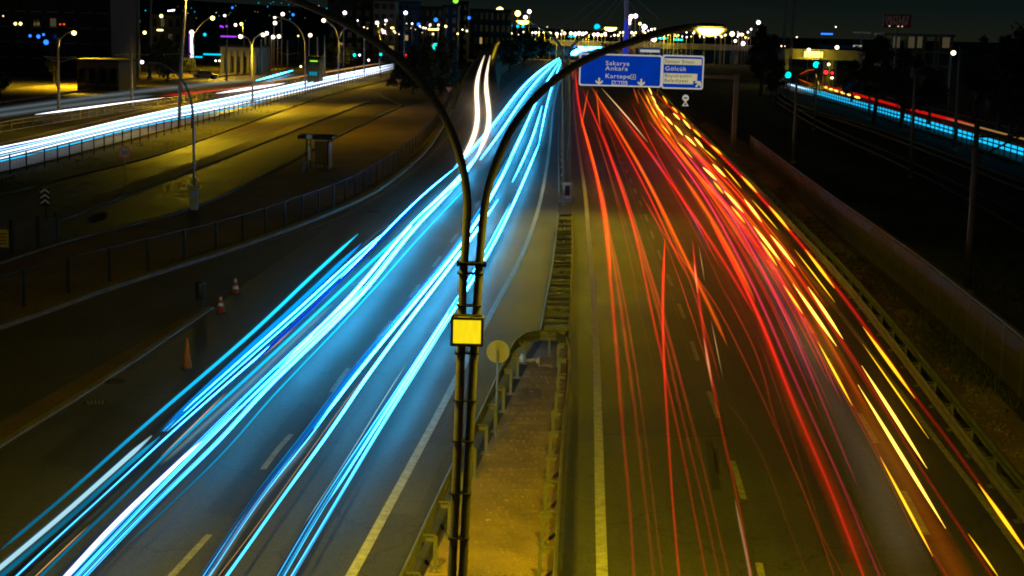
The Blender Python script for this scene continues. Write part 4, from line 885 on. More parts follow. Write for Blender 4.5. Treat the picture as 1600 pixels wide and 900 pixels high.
lamp_post('street_lamp', 'lit Y-shaped street lamp behind the dark tapering lamp arm', (529, 130), [[(529, 90), (529, 60), (524, 45), (508, 30)], [(529, 62), (535, 48), (545, 40)]], r=.13, bulb=.36, power=2000)
lamp_post('street_lamp', 'lit street lamp with reddish pole in front of the white band', (569, 120), [[(569, 80), (569, 58), (568, 48)]], r=.16, bulb=.38, power=2000)
lamp_post('street_lamp', 'pink-white lit street lamp with a Y-shaped head by the dark conifers', (593, 112), [[(593, 80), (593, 52), (591, 44), (591, 34)], [(593, 54), (598, 48)]], r=.14, bulb=.4, lit='bulb_pink', power=1500)
mast = lamp_post('street_lamp', 'leaning tall mast by the tram stop, its lamp above the top of the picture', (280, 200), [[(281, 130), (286, 60), (289, 20), (291, -20)]], r=.16, power=4500)
road_optic(P(293, -14, mast.location.y)+Vector((.3, 0, 0)), 4500, mast, math.radians(-12), 64)
lamp_post('street_lamp', 'big white street lamp on a curved arm at upper left', (300, 118), [[(301, 70), (303, 52), (312, 40), (330, 26)]], r=.10, bulb=.42, lit='bulb_yellow', power=6000)
lamp_post('street_lamp', 'lit street lamp above the left tram pole', (88, 135), [[(91, 75), (95, 60), (104, 52), (113, 49)]], r=.08, bulb=.36, lit='bulb_yellow', power=9000)
lamp_post('street_lamp', 'small white street lamp right of the purple shop lights', (355, 110), [[(355, 60), (355, 40), (353, 23)]], r=.08, bulb=.28)
lamp_post('street_lamp', 'warm white lamp directly above the T-shaped street lamp', (382, 108), [[(381, 60), (379, 36)]], r=.08, bulb=.35, lit='bulb_yellow', power=5000)
for k, (x, y, yb) in enumerate([(537, 18, 70), (632, 18, 60), (415, 50, 95), (425, 56, 95), (434, 55, 95), (440, 20, 80), (428, 34, 80), (483, 53, 100)]):
    lamp_post('street_lamp', ['slim white lamp on twin poles before the pale apartment block', 'slim white lamp on twin poles before the blue-lit block', 'left bulb of the three lamps above the tram stop', 'middle bulb of the three lamps above the tram stop', 'right bulb of the three lamps above the tram stop', 'upper lamp of a pair on the dark hillside edge', 'lower lamp of a pair on the dark hillside edge', 'white lamp low behind the arched lamp post'][k],
              (x, yb), [[(x, (y+yb)/2), (x, y)]], Y=330, r=.12, bulb=.42, lit='bulb_pink' if k < 2 else 'bulb_white')
# right-hand side lamps
lamp_post('street_lamp', 'lit white lamp on the tall pole before the frame building', (1480, 190), [[(1484, 120), (1487, 80)]], Y=205, r=.07, bulb=.34)
lamp_post('street_lamp', 'unlit arched street lamp on the far right street', (1541, 193), [[(1542, 150), (1541, 120), (1535, 98), (1522, 86), (1506, 82)]], r=.10, lit=None)
lamp_post('street_lamp', 'unlit arched lamp standing lower beside the dark far right tree', (1545, 190), [[(1545, 160), (1549, 148), (1556, 140), (1562, 136)]], r=.07, lit=None)
lamp_post('street_lamp', 'slender unlit lamp between two right-hand poles', (1446, 175), [[(1446, 150), (1445, 125), (1440, 108)]], r=.07, lit=None)
for k, (x, y) in enumerate([(1262, 76), (1306, 72), (1293, 99), (1298, 120)]):
    lamp_post('street_lamp', ['white lamp above the bright end of the yellow-lit right bridge', 'white lamp above the blue roof behind the right bridge', 'white lamp under the right bridge', 'small warm lamp beside the red lights under the right bridge'][k], (x, 125), [[(x, 110), (x, y)]], Y=310, r=.06, bulb=(.38, .42, .3, .3)[k])

# ------------------------------------------------------------------ poles
def plain_pole(label, b, top, r, mat='wood_pole', name='utility_pole', arms=(), cat='pole', group=None, taper=.7):
    g = G(*b, 0); g.z = 0; Y = g.y; tp = P(*top, Y)
    t = thing(name, label, cat, g, 0, group)
    MB().tube([g, g.lerp(tp, .5), tp], [r, r*(1+taper)/2, r*taper], 10).build('pole', MAT[mat], t, True)
    MB().lathe([(r*1.8, 0), (r*1.8, .25), (r*1.1, .35)], g, 10).build('footing', MAT['concrete'], t)
    for a0, a1, rr in arms: MB().tube([P(*a0, Y), P(*a1, Y)], rr, 6).build('arm', MAT[mat], t)
    return t
TP = 'overhead line poles of the tram line'
plain_pole('leftmost tram pole with a braced bracket', (92, 180), (90, 58), .17, 'tram_pole', 'tram_pole', [((68, 88), (92, 90), .05), ((70, 89), (91, 97), .04), ((92, 90), (120, 89), .03), ((93, 97), (118, 90), .03)], 'tram pole', TP)
plain_pole('tram pole standing free above the white band at left', (206, 165), (205, 56), .17, 'tram_pole', 'tram_pole', [((178, 86), (206, 84), .04), ((206, 84), (232, 86), .04)], 'tram pole', TP)
plain_pole('tram pole beside the leaning mast', (284, 150), (283, 60), .17, 'tram_pole', 'tram_pole', [((255, 85), (284, 84), .05), ((284, 84), (306, 88), .05)], 'tram pole', TP)
plain_pole('tram pole left of the columned station', (354, 126), (354, 62), .17, 'tram_pole', 'tram_pole', [((338, 82), (354, 82), .05), ((336, 90), (352, 90), .04)], 'tram pole', TP)
for x, b, tp, lab in ((408, 116, 62, 'tram pole left of the three lamps'), (421, 112, 55, 'tram pole under the three lamps'), (449, 112, 62, 'tram pole with V-shaped brackets'), (496, 112, 58, 'tram pole right of the green shop sign'), (507, 120, 55, 'bright tram pole beside the yellow-green tree')):
    plain_pole(lab, (x, b), (x, tp), .20, 'tram_pole', 'tram_pole', [((x-14, tp+19), (x, tp+24), .05), ((x, tp+24), (x+20, tp+19), .05)] if x in (449, 421) else (), 'tram pole', TP)
RPG = 'dark poles along the right-hand railway'
for b, tp, r, lab in [((1239, 256), (1245, 118), .14, 'pole standing at the near end of the concrete wall'), ((1271, 205), (1279, 100), .12, 'dark pole carrying nothing left of the pair by the crossing'), ((1280, 150), (1283, 78), .13, 'thick dark pole beside the green traffic light'), ((1357, 188), (1363, 66), .14, 'dark pole in front of the big round tree'), ((1422, 280), (1430, 118), .15, 'grey pole in the middle of the railway land'), ((1491, 236), (1500, 72), .16, 'tallest grey pole before the frame building'), ((1225, 150), (1226, 72), .10, 'thin dark pole beside the lattice mast'), ((1510, 465), (1527, 190), .15, 'thick near pole with crossing brackets at far right')]:
    arms = [((1524, 214), (1600, 212), .05), ((1524, 248), (1610, 205), .04), ((1505, 228), (1524, 232), .08)] if b[0] == 1510 else ()
    plain_pole(lab, b, tp, r, 'tarred_pole' if b[0] == 1510 else 'wood_pole', 'utility_pole', arms, 'pole', RPG)  # near pole alone coloured darker, to offset the street lamp beam falling on it
for x, lab in ((213, 'left of two pale masts rising before the dark hillside'), (233, 'right of two pale masts rising before the dark hillside')):
    Yp = 260; g = P(x, 60, Yp); MBp = thing('flag_mast', lab, 'mast', (g.x, g.y, 0)); MB().tube([(g.x, g.y, 0), P(x+3, -30, Yp)], [.3, .22], 8).build('mast', MAT['wood_pole'], MBp); MB().lathe([(.5, 0), (.5, .4)], (g.x, g.y, 0), 8).build('footing', MAT['concrete'], MBp)

# ------------------------------------------------------------------ fences
def fence(name, label, base_px, height, post_d, post_r, mat='dark_steel', rails=(), bars=0, cat='fence', zbase=0.0, limit=300, panel_mat=None, wires=None):
    path = gpath(base_px, 0.0, 10)
    t = thing(name, label, cat, path[0])
    pm = mesh_of(MB().box((0, 0, height/2), (post_r*2, post_r*2, height)), 'post', mat)
    rs = resample(path, post_d)
    for k, (p, a) in enumerate(rs[:limit]): piece(pm, 'post', p, a, t)
    pts = [p for p, a in rs]
    for h, r in rails:
        MB().sweep(pts, [(-r, h-r), (r, h-r), (r, h+r), (-r, h+r)]).build('rail', MAT[mat], t)
    if bars:
        mb = MB()
        for a, b in zip(pts, pts[1:]):
            n = bars
            for k in range(1, n):
                q = a.lerp(b, k/n); mb.box((q.x, q.y, height*.5), (.022, .022, height*.86), math.atan2(b.y-a.y, b.x-a.x))
        tag(mb.build('bars', MAT[mat], t), kind='stuff')
    if wires:
        for k, (a, b) in enumerate(zip(pts[:limit], pts[1:limit])):
            mb = MB(); dv = (b-a); rz = math.atan2(dv.y, dv.x); L = dv.length
            nv = max(2, int(L/wires)); 
            for j in range(1, nv):
                q = a.lerp(b, j/nv); mb.box((q.x, q.y, height*.5), (.006, .006, height*.92), rz)
            for j in range(1, 6):
                q = a.lerp(b, .5); mb.box((q.x, q.y, height*j/6), (L, .006, .006), rz)
            tag(mb.build('mesh_panel', MAT[mat], t), kind='stuff')
    return t
fence('mesh_fence', 'long dark mesh fence with square posts along the brown paving', [(-200, 560), (12, 488), (137, 450), (243, 420), (333, 395), (408, 370), (470, 346), (533, 320), (575, 295), (620, 262), (660, 225), (690, 185), (705, 150)], 1.35, 2.9, .045, 'dark_steel', [(1.32, .016)], wires=.28)
fence('railing', 'dark railing with slim posts in front of the white light band', [(-200, 322), (24, 270), (70, 261), (112, 250), (150, 241), (200, 227), (300, 200), (400, 171), (464, 153), (520, 137), (561, 129), (625, 115)], 1.3, 2.6, .04, 'dark_steel', [(1.05, .02), (.25, .02)], wires=.5)
fence('railing', 'low patterned railing beyond the white light band', [(-200, 242), (0, 208), (100, 191), (200, 174), (300, 159), (400, 143), (470, 130)], .95, 2.6, .05, 'tram_pole', [(.93, .035), (.1, .03), (.6, .02)], bars=6)
fence('railing', 'tall barred railing before the cyan light trails on the right', [(1700, 290), (1600, 258), (1490, 221), (1420, 199), (1340, 173), (1275, 154), (1205, 134)], 1.7, 2.2, .05, 'dark_steel', [(1.65, .03), (.2, .03)], bars=3)
# precast wall along the verge: panels and posts each their own
wpath = gpath([(1172, 243), (1237, 301), (1300, 356), (1365, 410), (1445, 478), (1520, 548), (1600, 625), (1760, 790)], 0.0, 10)
wt = thing('concrete_wall', 'long olive precast wall of panels and pale posts along the dry verge', 'wall', wpath[0])
rs = resample(wpath, 2.4)
pm = mesh_of(MB().box((0, 0, .85), (.14, .14, 1.7)), 'post', 'wall_post')
for k, (p, a) in enumerate(rs): piece(pm, 'post', p, a, wt)
pn = mesh_of(MB().box((0, 0, .27), (2.22, .07, .52)).box((0, 0, .80), (2.22, .07, .52)).box((0, 0, 1.33), (2.22, .07, .52)), 'panel', 'mid_facade')
for k, ((p, a), (q, b)) in enumerate(zip(rs, rs[1:])): piece(pn, 'panel', p.lerp(q, .5), math.atan2(q.y-p.y, q.x-p.x), wt)
MB().sweep([p for p, a in rs], [(-.07, 1.66), (.07, 1.66), (.07, 1.74), (-.07, 1.74)]).build('coping', MAT['wall_post'], wt)
# low hoarding at the far left edge
hp = resample(gpath([(-120, 428), (0, 398), (60, 388), (112, 374)], 0.0, 8), 1.55)
ho = thing('hoarding', 'low hoarding of dark boards and posts at the far left edge', 'hoarding', hp[0][0])
for k, (p, a) in enumerate(hp):
    MB().box((p.x, p.y, .7), (.13, .13, 1.4), a).build('post', MAT['dark_steel'], ho)
    if k+1 < len(hp):
        q = p.lerp(hp[k+1][0], .5); MB().box((q.x, q.y, .68), ((hp[k+1][0]-p).length*.84, .05, 1.1), a).build('board', MAT['mid_facade'], ho)
c = G(2, 398, 0)
ym = thing('notice_board', 'small yellow notice board with dark lines at the far left edge', 'notice board', c)
MB().box((c.x, c.y-.1, .72), (.72, .05, .75)).build('board', MAT['notice_yellow'], ym)
for k in range(4): MB().box((c.x, c.y-.128, .50+k*.14), (.56, .008, .05)).build('printed_line', MAT['dark_steel'], ym)
MB().box((c.x, c.y-.06, .55), (.06, .05, 1.1)).build('post', MAT['dark_steel'], ym)

# ------------------------------------------------------------------ signs
def disc(c, r, depth, seg=28):
    return [(r*math.cos(2*math.pi*k/seg), r*math.sin(2*math.pi*k/seg)) for k in range(seg)]
def text(body, loc, size, mat, parent, align='LEFT', rz=0.0, name='lettering', sx=1.0, extr=.004):
    cu = bpy.data.curves.new(name, 'FONT'); cu.body = body; cu.size = size; cu.align_x = align; cu.extrude = extr; cu.space_character = 1.12
    o = bpy.data.objects.new(name, cu); COL.objects.link(o); cu.materials.append(MAT[mat]); o.parent = parent
    bpy.context.view_layer.update()
    me = bpy.data.meshes.new_from_object(o.evaluated_get(bpy.context.evaluated_depsgraph_get())); me.name = name
    bpy.data.objects.remove(o); o = bpy.data.objects.new(name, me); COL.objects.link(o); o.parent = parent
    o.location = Vector(loc) - root_of(parent); o.rotation_euler = (math.pi/2, 0, rz); o.scale = (sx, 1, 1); return o
X, Zv = (1, 0, 0), (0, 0, 1)
# round sign seen from behind on the median
b = G(775, 692, 0); rs_ = thing('round_sign', 'round traffic sign seen from behind on the brown median', 'traffic sign', b)
zt = Z(778, 550, b.y); xt = P(778, 550, b.y).x
MB().tube([b, (xt, b.y, zt+.05)], .028, 10).build('post', MAT['galvanised'], rs_)
MB().prism(disc(0, .285, 0), (xt, b.y+.05, zt), X, Zv, .02).build('disc', MAT['sign_back'], rs_)
for s in (-1, 1): MB().box((xt+s*.035, b.y+.03, zt), (.014, .03, .5)).build('bracket', MAT['galvanised'], rs_)
# speed sign
b = G(196, 299, 0); sp = thing('speed_sign', 'round 50 speed limit sign with a red rim on the traffic island', 'traffic sign', b)
zt = Z(196, 238, b.y); MB().tube([b, (b.x, b.y, zt)], .035, 10).build('post', MAT['galvanised'], sp)
MB().prism(disc(0, .36, 0), (b.x, b.y-.05, zt), X, Zv, .02).build('rim', MAT['sign_red_ring'], sp)
MB().prism(disc(0, .265, 0), (b.x, b.y-.066, zt), X, Zv, .016).build('face', MAT['sign_dim_white'], sp)
text('50', (b.x, b.y-.08, zt-.12), .34, 'dark_steel', sp, 'CENTER')
# chevron board
b = G(72, 345, 0); ch = thing('chevron_sign', 'black and white chevron board on a thin post at the island end', 'traffic sign', b)
zt = Z(70, 308, b.y); MB().tube([b, (b.x, b.y, zt+.3)], .03, 8).build('post', MAT['dark_steel'], ch)
MB().box((b.x, b.y-.05, zt), (.52, .03, .86)).build('board', MAT['black_plastic'], ch)
for k in range(3):
    z0 = zt-.36+k*.27
    MB().prism([(-.22, 0), (0, .17), (.22, 0), (.22, .1), (0, .27), (-.22, .1)], (b.x, b.y-.075, z0), X, Zv, .012).build('chevron', MAT['sign_dim_white'], ch)
MB().lathe([(.6, 0), (.55, .12), (.1, .16)], (b.x, b.y, 0), 14).build('foot', MAT['rubber'], ch)
# give-way signs by the conifers, seen as white triangles
for x, y, yb, lab in ((623, 127, 145, 'white give way triangle left of the junction by the conifers'), (701, 140, 158, 'give way triangle at the end of the dark mesh fence')):
    b = G(x, yb, 0); g = thing('give_way_sign', lab, 'traffic sign', b); zt = Z(x, y, b.y)
    MB().tube([b, (b.x, b.y, zt+.3)], .04, 8).build('post', MAT['galvanised'], g)
    MB().prism([(-.5, .35), (0, -.5), (.5, .35)], (b.x, b.y-.06, zt), X, Zv, .03).build('rim', MAT['sign_red_ring'], g)
    MB().prism([(-.3, .24), (0, -.27), (.3, .24)], (b.x, b.y-.085, zt), X, Zv, .02).build('face', MAT['sign_dim_white'], g)
# circle-over-triangle sign to the right
b = G(1070, 178, 0); g = thing('warning_sign', 'round sign above a triangle on one post below the road sign', 'traffic sign', b)
zt = Z(1071, 153, b.y); MB().tube([b, (b.x, b.y, zt)], .05, 8).build('post', MAT['galvanised'], g)
MB().prism(disc(0, .42, 0), (b.x, b.y-.06, zt), X, Zv, .03).build('disc', MAT['sign_white'], g)
MB().box((b.x, b.y-.08, zt), (.42, .02, .18)).build('symbol', MAT['dark_steel'], g)
zt2 = Z(1070, 162, b.y); MB().prism([(-.42, -.3), (.42, -.3), (0, .42)], (b.x, b.y-.06, zt2), X, Zv, .03).build('triangle', MAT['sign_white'], g)
MB().prism([(-.2, -.18), (.2, -.18), (0, .18)], (b.x, b.y-.09, zt2), X, Zv, .02).build('symbol', MAT['dark_steel'], g)
# gantry
b = G(1145, 241, 0); Yg = b.y
gy = thing('sign_gantry', 'cantilever gantry with an olive steel column over the right carriageway', 'gantry', b)
topz = Z(1150, 116, Yg)
MB().box((b.x, b.y, topz/2), (.38, .36, topz)).build('column', MAT['wood_pole'], gy)
MB().box((b.x, b.y, .06), (1.0, .9, .12)).build('base_plate', MAT['concrete'], gy)
xl = P(912, 113, Yg).x; za = Z(1147, 121, Yg)
MB().box(((b.x+xl)/2, b.y, za), (b.x-xl+.38, .3, .30)).build('arm', MAT['wood_pole'], gy)
MB().box(((b.x+xl)/2-1.5, b.y, za+1.4), (b.x-xl-3.2, .22, .22)).build('arm', MAT['tram_pole'], gy)
def panel(label, x0, y0, x1, y1, nm='road_sign'):
    Ys = Yg-.45
    A_, B_ = P(x0, y0, Ys), P(x1, y1, Ys); cx, cz = (A_.x+B_.x)/2, (A_.z+B_.z)/2; wd, ht = B_.x-A_.x, A_.z-B_.z
    t = thing(nm, label, 'road sign', (cx, Ys, cz))
    r = .18; out = []
    for (sx, sz, a0) in ((1, 1, 0), (-1, 1, 90), (-1, -1, 180), (1, -1, 270)):
        for k in range(5):
            an = math.radians(a0+k*22.5); out.append((sx*(wd/2-r)+r*math.cos(an), sz*(ht/2-r)+r*math.sin(an)))
    MB().prism(out, (cx, Ys, cz), X, Zv, .08).build('border', MAT['sign_white'], t)
    inn = [(a*(wd-.22)/wd, b_*(ht-.22)/ht) for a, b_ in out]
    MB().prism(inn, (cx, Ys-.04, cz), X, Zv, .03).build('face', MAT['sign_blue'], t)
    for s in (-.3, .3): MB().box((cx+s*wd, Ys+.14, cz), (.12, .16, ht*.8)).build('bracket', MAT['galvanised'], t)
    return t, cx, cz, wd, ht, Ys-.062
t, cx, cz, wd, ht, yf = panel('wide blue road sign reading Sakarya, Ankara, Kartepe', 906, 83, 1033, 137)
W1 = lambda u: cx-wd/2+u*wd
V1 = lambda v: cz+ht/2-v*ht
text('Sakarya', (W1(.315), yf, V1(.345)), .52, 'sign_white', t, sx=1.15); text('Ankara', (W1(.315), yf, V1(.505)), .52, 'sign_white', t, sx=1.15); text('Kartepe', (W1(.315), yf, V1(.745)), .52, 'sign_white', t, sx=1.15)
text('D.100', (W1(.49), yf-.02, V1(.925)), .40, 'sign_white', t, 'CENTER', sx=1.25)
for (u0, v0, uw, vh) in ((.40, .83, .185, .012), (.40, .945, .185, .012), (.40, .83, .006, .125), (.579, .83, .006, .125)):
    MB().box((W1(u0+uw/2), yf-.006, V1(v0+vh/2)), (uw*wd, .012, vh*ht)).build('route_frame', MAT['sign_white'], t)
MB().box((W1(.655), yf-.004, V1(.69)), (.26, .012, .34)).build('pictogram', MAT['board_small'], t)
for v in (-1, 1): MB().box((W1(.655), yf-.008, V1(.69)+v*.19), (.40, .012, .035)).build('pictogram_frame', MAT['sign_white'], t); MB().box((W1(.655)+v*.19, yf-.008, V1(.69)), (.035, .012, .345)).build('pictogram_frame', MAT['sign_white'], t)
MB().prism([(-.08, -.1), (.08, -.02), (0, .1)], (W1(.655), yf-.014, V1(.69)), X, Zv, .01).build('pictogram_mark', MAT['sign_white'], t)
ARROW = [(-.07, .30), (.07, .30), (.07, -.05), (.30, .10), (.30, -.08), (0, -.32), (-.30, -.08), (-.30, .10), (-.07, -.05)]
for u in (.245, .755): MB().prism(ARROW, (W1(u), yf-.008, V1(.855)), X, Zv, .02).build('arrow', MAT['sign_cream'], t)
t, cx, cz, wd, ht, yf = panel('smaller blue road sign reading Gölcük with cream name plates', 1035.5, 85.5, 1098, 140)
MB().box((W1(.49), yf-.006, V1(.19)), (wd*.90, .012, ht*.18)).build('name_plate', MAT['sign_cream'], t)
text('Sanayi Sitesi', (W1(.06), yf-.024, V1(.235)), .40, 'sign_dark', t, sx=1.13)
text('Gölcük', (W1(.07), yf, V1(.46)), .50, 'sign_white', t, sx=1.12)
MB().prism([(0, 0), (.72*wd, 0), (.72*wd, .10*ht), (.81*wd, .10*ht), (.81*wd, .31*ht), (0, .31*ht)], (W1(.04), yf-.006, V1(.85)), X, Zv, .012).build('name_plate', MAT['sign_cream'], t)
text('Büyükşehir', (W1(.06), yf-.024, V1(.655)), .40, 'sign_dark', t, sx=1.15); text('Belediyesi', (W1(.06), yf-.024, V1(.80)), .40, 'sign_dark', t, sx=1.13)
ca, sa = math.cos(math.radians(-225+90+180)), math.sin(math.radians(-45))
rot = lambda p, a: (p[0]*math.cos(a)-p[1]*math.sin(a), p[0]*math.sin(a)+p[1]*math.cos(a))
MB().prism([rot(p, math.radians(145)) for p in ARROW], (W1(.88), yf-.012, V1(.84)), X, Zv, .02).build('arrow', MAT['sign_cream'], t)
# a smaller gantry sign farther on
Yf = 250; A_, B_ = P(999, 74, Yf), P(1032, 83, Yf)
fs = thing('road_sign', 'small distant blue road sign with a white strip above the wide one', 'road sign', ((A_.x+B_.x)/2, Yf, (A_.z+B_.z)/2))
MB().box(((A_.x+B_.x)/2, Yf, (A_.z+B_.z)/2), (B_.x-A_.x, .12, A_.z-B_.z)).build('face', MAT['board_small'], fs)
MB().box(((A_.x+B_.x)/2, Yf-.08, B_.z+.3), ((B_.x-A_.x)*.92, .05, .42)).build('strip', MAT['sign_white'], fs)
for s in (-.45, .45): MB().box(((A_.x+B_.x)/2+s*(B_.x-A_.x), Yf+.1, B_.z/2), (.2, .2, B_.z)).build('post', MAT['tram_pole'], fs)

# crumpled plastic and scraps on the median
rl = random.Random(11)
def scrap(label, px, py, r, mat, name='litter'):
    c = G(px, py, 0.012); mb = MB(); n = 7; g = [[(c.x+(i-3)*r*.33, c.y+(j-3)*r*.33*.6, c.z+abs(rl.gauss(0, r*.22))) for i in range(n)] for j in range(n)]
    for j in range(n-1):
        for i in range(n-1):
            if rl.random() < .82: mb.quad(g[j][i], g[j][i+1], g[j+1][i+1], g[j+1][i])
    return tag(mb.build(name, MAT[mat], None), label, 'litter', None)
scrap('crumpled clear plastic sheet lying inside the guardrail loop', 826, 566, .34, 'white_band', 'plastic_sheet')
scrap('torn strip of plastic trailing beside the crumpled sheet', 852, 573, .22, 'sign_back', 'plastic_sheet')
scrap('white scrap of paper on the median behind the round sign shadow', 830, 612, .05, 'white_band')
scrap('white scrap of paper on the near median by the lamp pole', 763, 813, .05, 'white_band')
def gravel(label, poly_a, poly_b, n, r, mat, seed=1):
    a = gpath(poly_a, .012, 8); b = gpath(poly_b, .012, 8); r_ = random.Random(seed); mb = MB()
    for _ in range(n):
        u = r_.random(); p = a[int(u*(len(a)-1))].lerp(b[int(u*(len(b)-1))], r_.random()); s_ = r*r_.uniform(.3, 1.3)
        mb.box((p.x, p.y, .012+s_*.3), (s_, s_*r_.uniform(.6, 1), s_*.6), r_.uniform(0, 3), .6)
    return tag(mb.build('gravel', MAT[mat], None), label, 'gravel', None, 'stuff')
gravel('small stones scattered over the brown median', [(660, 915), (730, 775), (786, 655), (826, 575)], [(850, 915), (868, 775), (878, 655), (882, 575)], 900, .05, 'median_dirt')
gravel('stones and scraps along the dry verge by the right guardrail', [(1210, 302), (1320, 412), (1460, 580), (1600, 760)], [(1270, 350), (1390, 460), (1530, 610), (1680, 770)], 700, .07, 'dry_verge', 2)
# ------------------------------------------------------------------ cones, bin, shelter
def cone(px, py, h, r, label, bands):
    b = G(px, py, 0); t = thing('traffic_cone', label, 'traffic cone', b)
    MB().box((b.x, b.y, .02), (r*2.5, r*2.5, .04), .4).build('base', MAT['rubber'], t)
    MB().lathe([(r, .04), (r*.35, h*.8), (r*.18, h)], b, 16).build('body', MAT['cone_orange' if not bands else 'cone_red'], t, True)
    for z0, z1 in bands:
        f = lambda z: r+(r*.18-r)*(z/h)+.006
        MB().lathe([(f(z0*h), z0*h), (f(z1*h), z1*h)], b, 16).build('reflective_band', MAT['white_band'], t, True)
cone(368, 459, .62, .15, 'red cone with white bands, farthest from the camera', [(.3, .5), (.72, .92)])
cone(345, 489, .60, .14, 'red cone with white bands, the middle one of three', [(.42, .6), (.78, .95)])
cone(293, 576, .92, .14, 'tall plain orange cone nearest the light trails', [])
b = G(313, 480, 0); t = thing('litter_bin', 'dark bin on a stubby post beside the kerb near the cones', 'litter bin', b)
MB().box((b.x+.04, b.y, .2), (.14, .14, .42)).build('post', MAT['black_plastic'], t)
MB().lathe([(.13, .30), (.17, .38), (.18, .85), (.16, .92), (.05, .96)], b, 14).build('bin', MAT['black_plastic'], t, True)
b = G(490, 266, 0)
sh = thing('bus_shelter', 'small glazed bus shelter with a flat dark roof on the brown paving', 'bus shelter', b)
xa, xb = P(480, 266, b.y).x, P(516, 266, b.y).x; zt = Z(498, 214, b.y); w_ = xb-xa; cx = (xa+xb)/2
MB().box((cx-.15, b.y+.3, zt), (w_+.8, 2.4, .20)).build('roof', MAT['dark_steel'], sh)
MB().box((cx+w_*.12, b.y-.93, zt+.04), (w_*.55, .06, .34)).build('fascia', MAT['dark_steel'], sh)
MB().box((xa+.25, b.y-.95, zt+.08), (.38, .07, .30)).build('sign_plate', MAT['sign_dim_white'], sh)
for x in (xa+.06, xb-.06):
    for y in (-.8, 1.3): MB().box((x, b.y+y, zt/2-.05), (.09, .09, zt-.1)).build('post', MAT['dark_steel'], sh)
MB().box((cx+.1, b.y+1.3, zt*.48), (w_*.72, .04, zt*.72)).build('rear_panel', MAT['shelter_panel'], sh)
MB().box((xb-.05, b.y+.25, zt*.45), (.04, 1.9, zt*.75)).build('side_panel', MAT['shelter_panel'], sh)
MB().box((xa+.26, b.y-.8, zt*.55), (.16, .05, zt*.42)).build('poster', MAT['sign_dim_white'], sh)
MB().box((cx+.05, b.y+.5, .46), (.75, .42, .06)).build('seat', MAT['black_plastic'], sh)
for s in (-.3, .3): MB().box((cx+.05+s, b.y+.5, .22), (.05, .3, .43)).build('seat_leg', MAT['dark_steel'], sh)
b = G(474, 272, 0); t = thing('litter_bin', 'thin wire basket beside the bus shelter', 'litter bin', b)
MB().lathe([(.16, .25), (.2, .85), (.18, .85)], b, 12).build('basket', MAT['galvanised'], t); MB().tube([b, b+Vector((0, 0, 1.1))], .02, 6).build('post', MAT['galvanised'], t)

# ------------------------------------------------------------------ railway on the right
for k, (px) in enumerate(([(1215, 150), (1250, 172), (1330, 196), (1415, 226), (1565, 285), (1700, 340), (1850, 410)], [(1215, 160), (1290, 205), (1400, 255), (1500, 305), (1600, 360), (1750, 450)])):
    path = gpath(px, 0.0, 12)
    t = thing('railway_track', ['railway track nearer the barred railing on the dark land', 'railway track nearer the concrete wall on the dark land'][k], 'railway track', path[0])
    MB().sweep(path, [(-1.6, .01), (1.6, .01), (1.1, .2), (-1.1, .2)]).build('ballast', MAT['ballast'], t)
    for s in (-.72, .72): MB().sweep([p for p in path], [(s-.035, .26), (s+.035, .26), (s+.035, .42), (s-.035, .42)]).build('rail', MAT['rail_steel'], t)
    sm = mesh_of(MB().box((0, 0, .22), (.25, 2.4, .1)), 'sleeper', 'sleeper_concrete')
    for p, a in resample(path, .75)[:150]: piece(sm, 'sleeper', p, a, t)

# ------------------------------------------------------------------ trees
def tree(label, bpx, top, half, Y=None, mat='leaf_dark', conifer=False, n=1300, name='tree', group=None, leaf=None):
    if Y is None: b = G(*bpx, 0)
    else: b = P(*bpx, Y)
    b = Vector((b.x, b.y, 0)); Yb = b.y
    H = Z(bpx[0], top, Yb); Wd = half*Yb/FPX; H = max(H, 1.0)
    rnd = random.Random(int(bpx[0]*7+bpx[1]*13))
    t = thing(name, label, 'tree', b, 0, group)
    mb = MB(); tr = .03*H
    mb.tube([b, b+Vector((.02*H, 0, H*.35)), b+Vector((-.01*H, .02*H, H*.8))], [tr, tr*.7, tr*.2], 8)
    for k in range(5):
        an = rnd.uniform(0, 6.28); z0 = H*rnd.uniform(.2, .5); L = Wd*rnd.uniform(.4, .8)
        mb.tube([b+Vector((0, 0, z0)), b+Vector((math.cos(an)*L, math.sin(an)*L, z0+H*.2))], [tr*.4, tr*.12], 5)
    mb.build('trunk', MAT['bark'], t)
    lb = MB(); s0 = leaf or max(.16, Wd*.10)
    clumps = []
    for k in range(26 if not conifer else 40):
        if conifer:
            u = rnd.random()**.8; rr = Wd*(1.02-u)*rnd.uniform(.45, 1.0); an = rnd.uniform(0, 6.28); clumps.append((Vector((math.cos(an)*rr, math.sin(an)*rr, H*(.08+.9*u))), Wd*(.12+.28*(1-u))))
        else:
            while True:
                q = Vector((rnd.uniform(-1, 1), rnd.uniform(-1, 1), rnd.uniform(-1, 1)))
                if .25 < q.length < 1: break
            clumps.append((Vector((q.x*Wd*.85, q.y*Wd*.85, H*.60+q.z*H*.36)), Wd*rnd.uniform(.18, .38)))
    for k in range(n):
        c, r = clumps[rnd.randrange(len(clumps))]
        p = b+c+Vector((rnd.gauss(0, .5), rnd.gauss(0, .5), rnd.gauss(0, .42)))*r
        if p.z < .05: p.z = .05+rnd.random()*.2
        u = Vector((rnd.gauss(0, 1), rnd.gauss(0, 1), rnd.gauss(0, .7))).normalized(); v = u.orthogonal().normalized(); s = s0*rnd.uniform(.6, 1.4)
        i = len(lb.v); lb.v += [tuple(p-u*s), tuple(p+v*s*.45), tuple(p+u*s), tuple(p-v*s*.45)]; lb.f.append((i, i+1, i+2, i+3))
    lb.build('crown', MAT[mat], t)
    return t
CG = 'dark conifers between the street and the slip road'
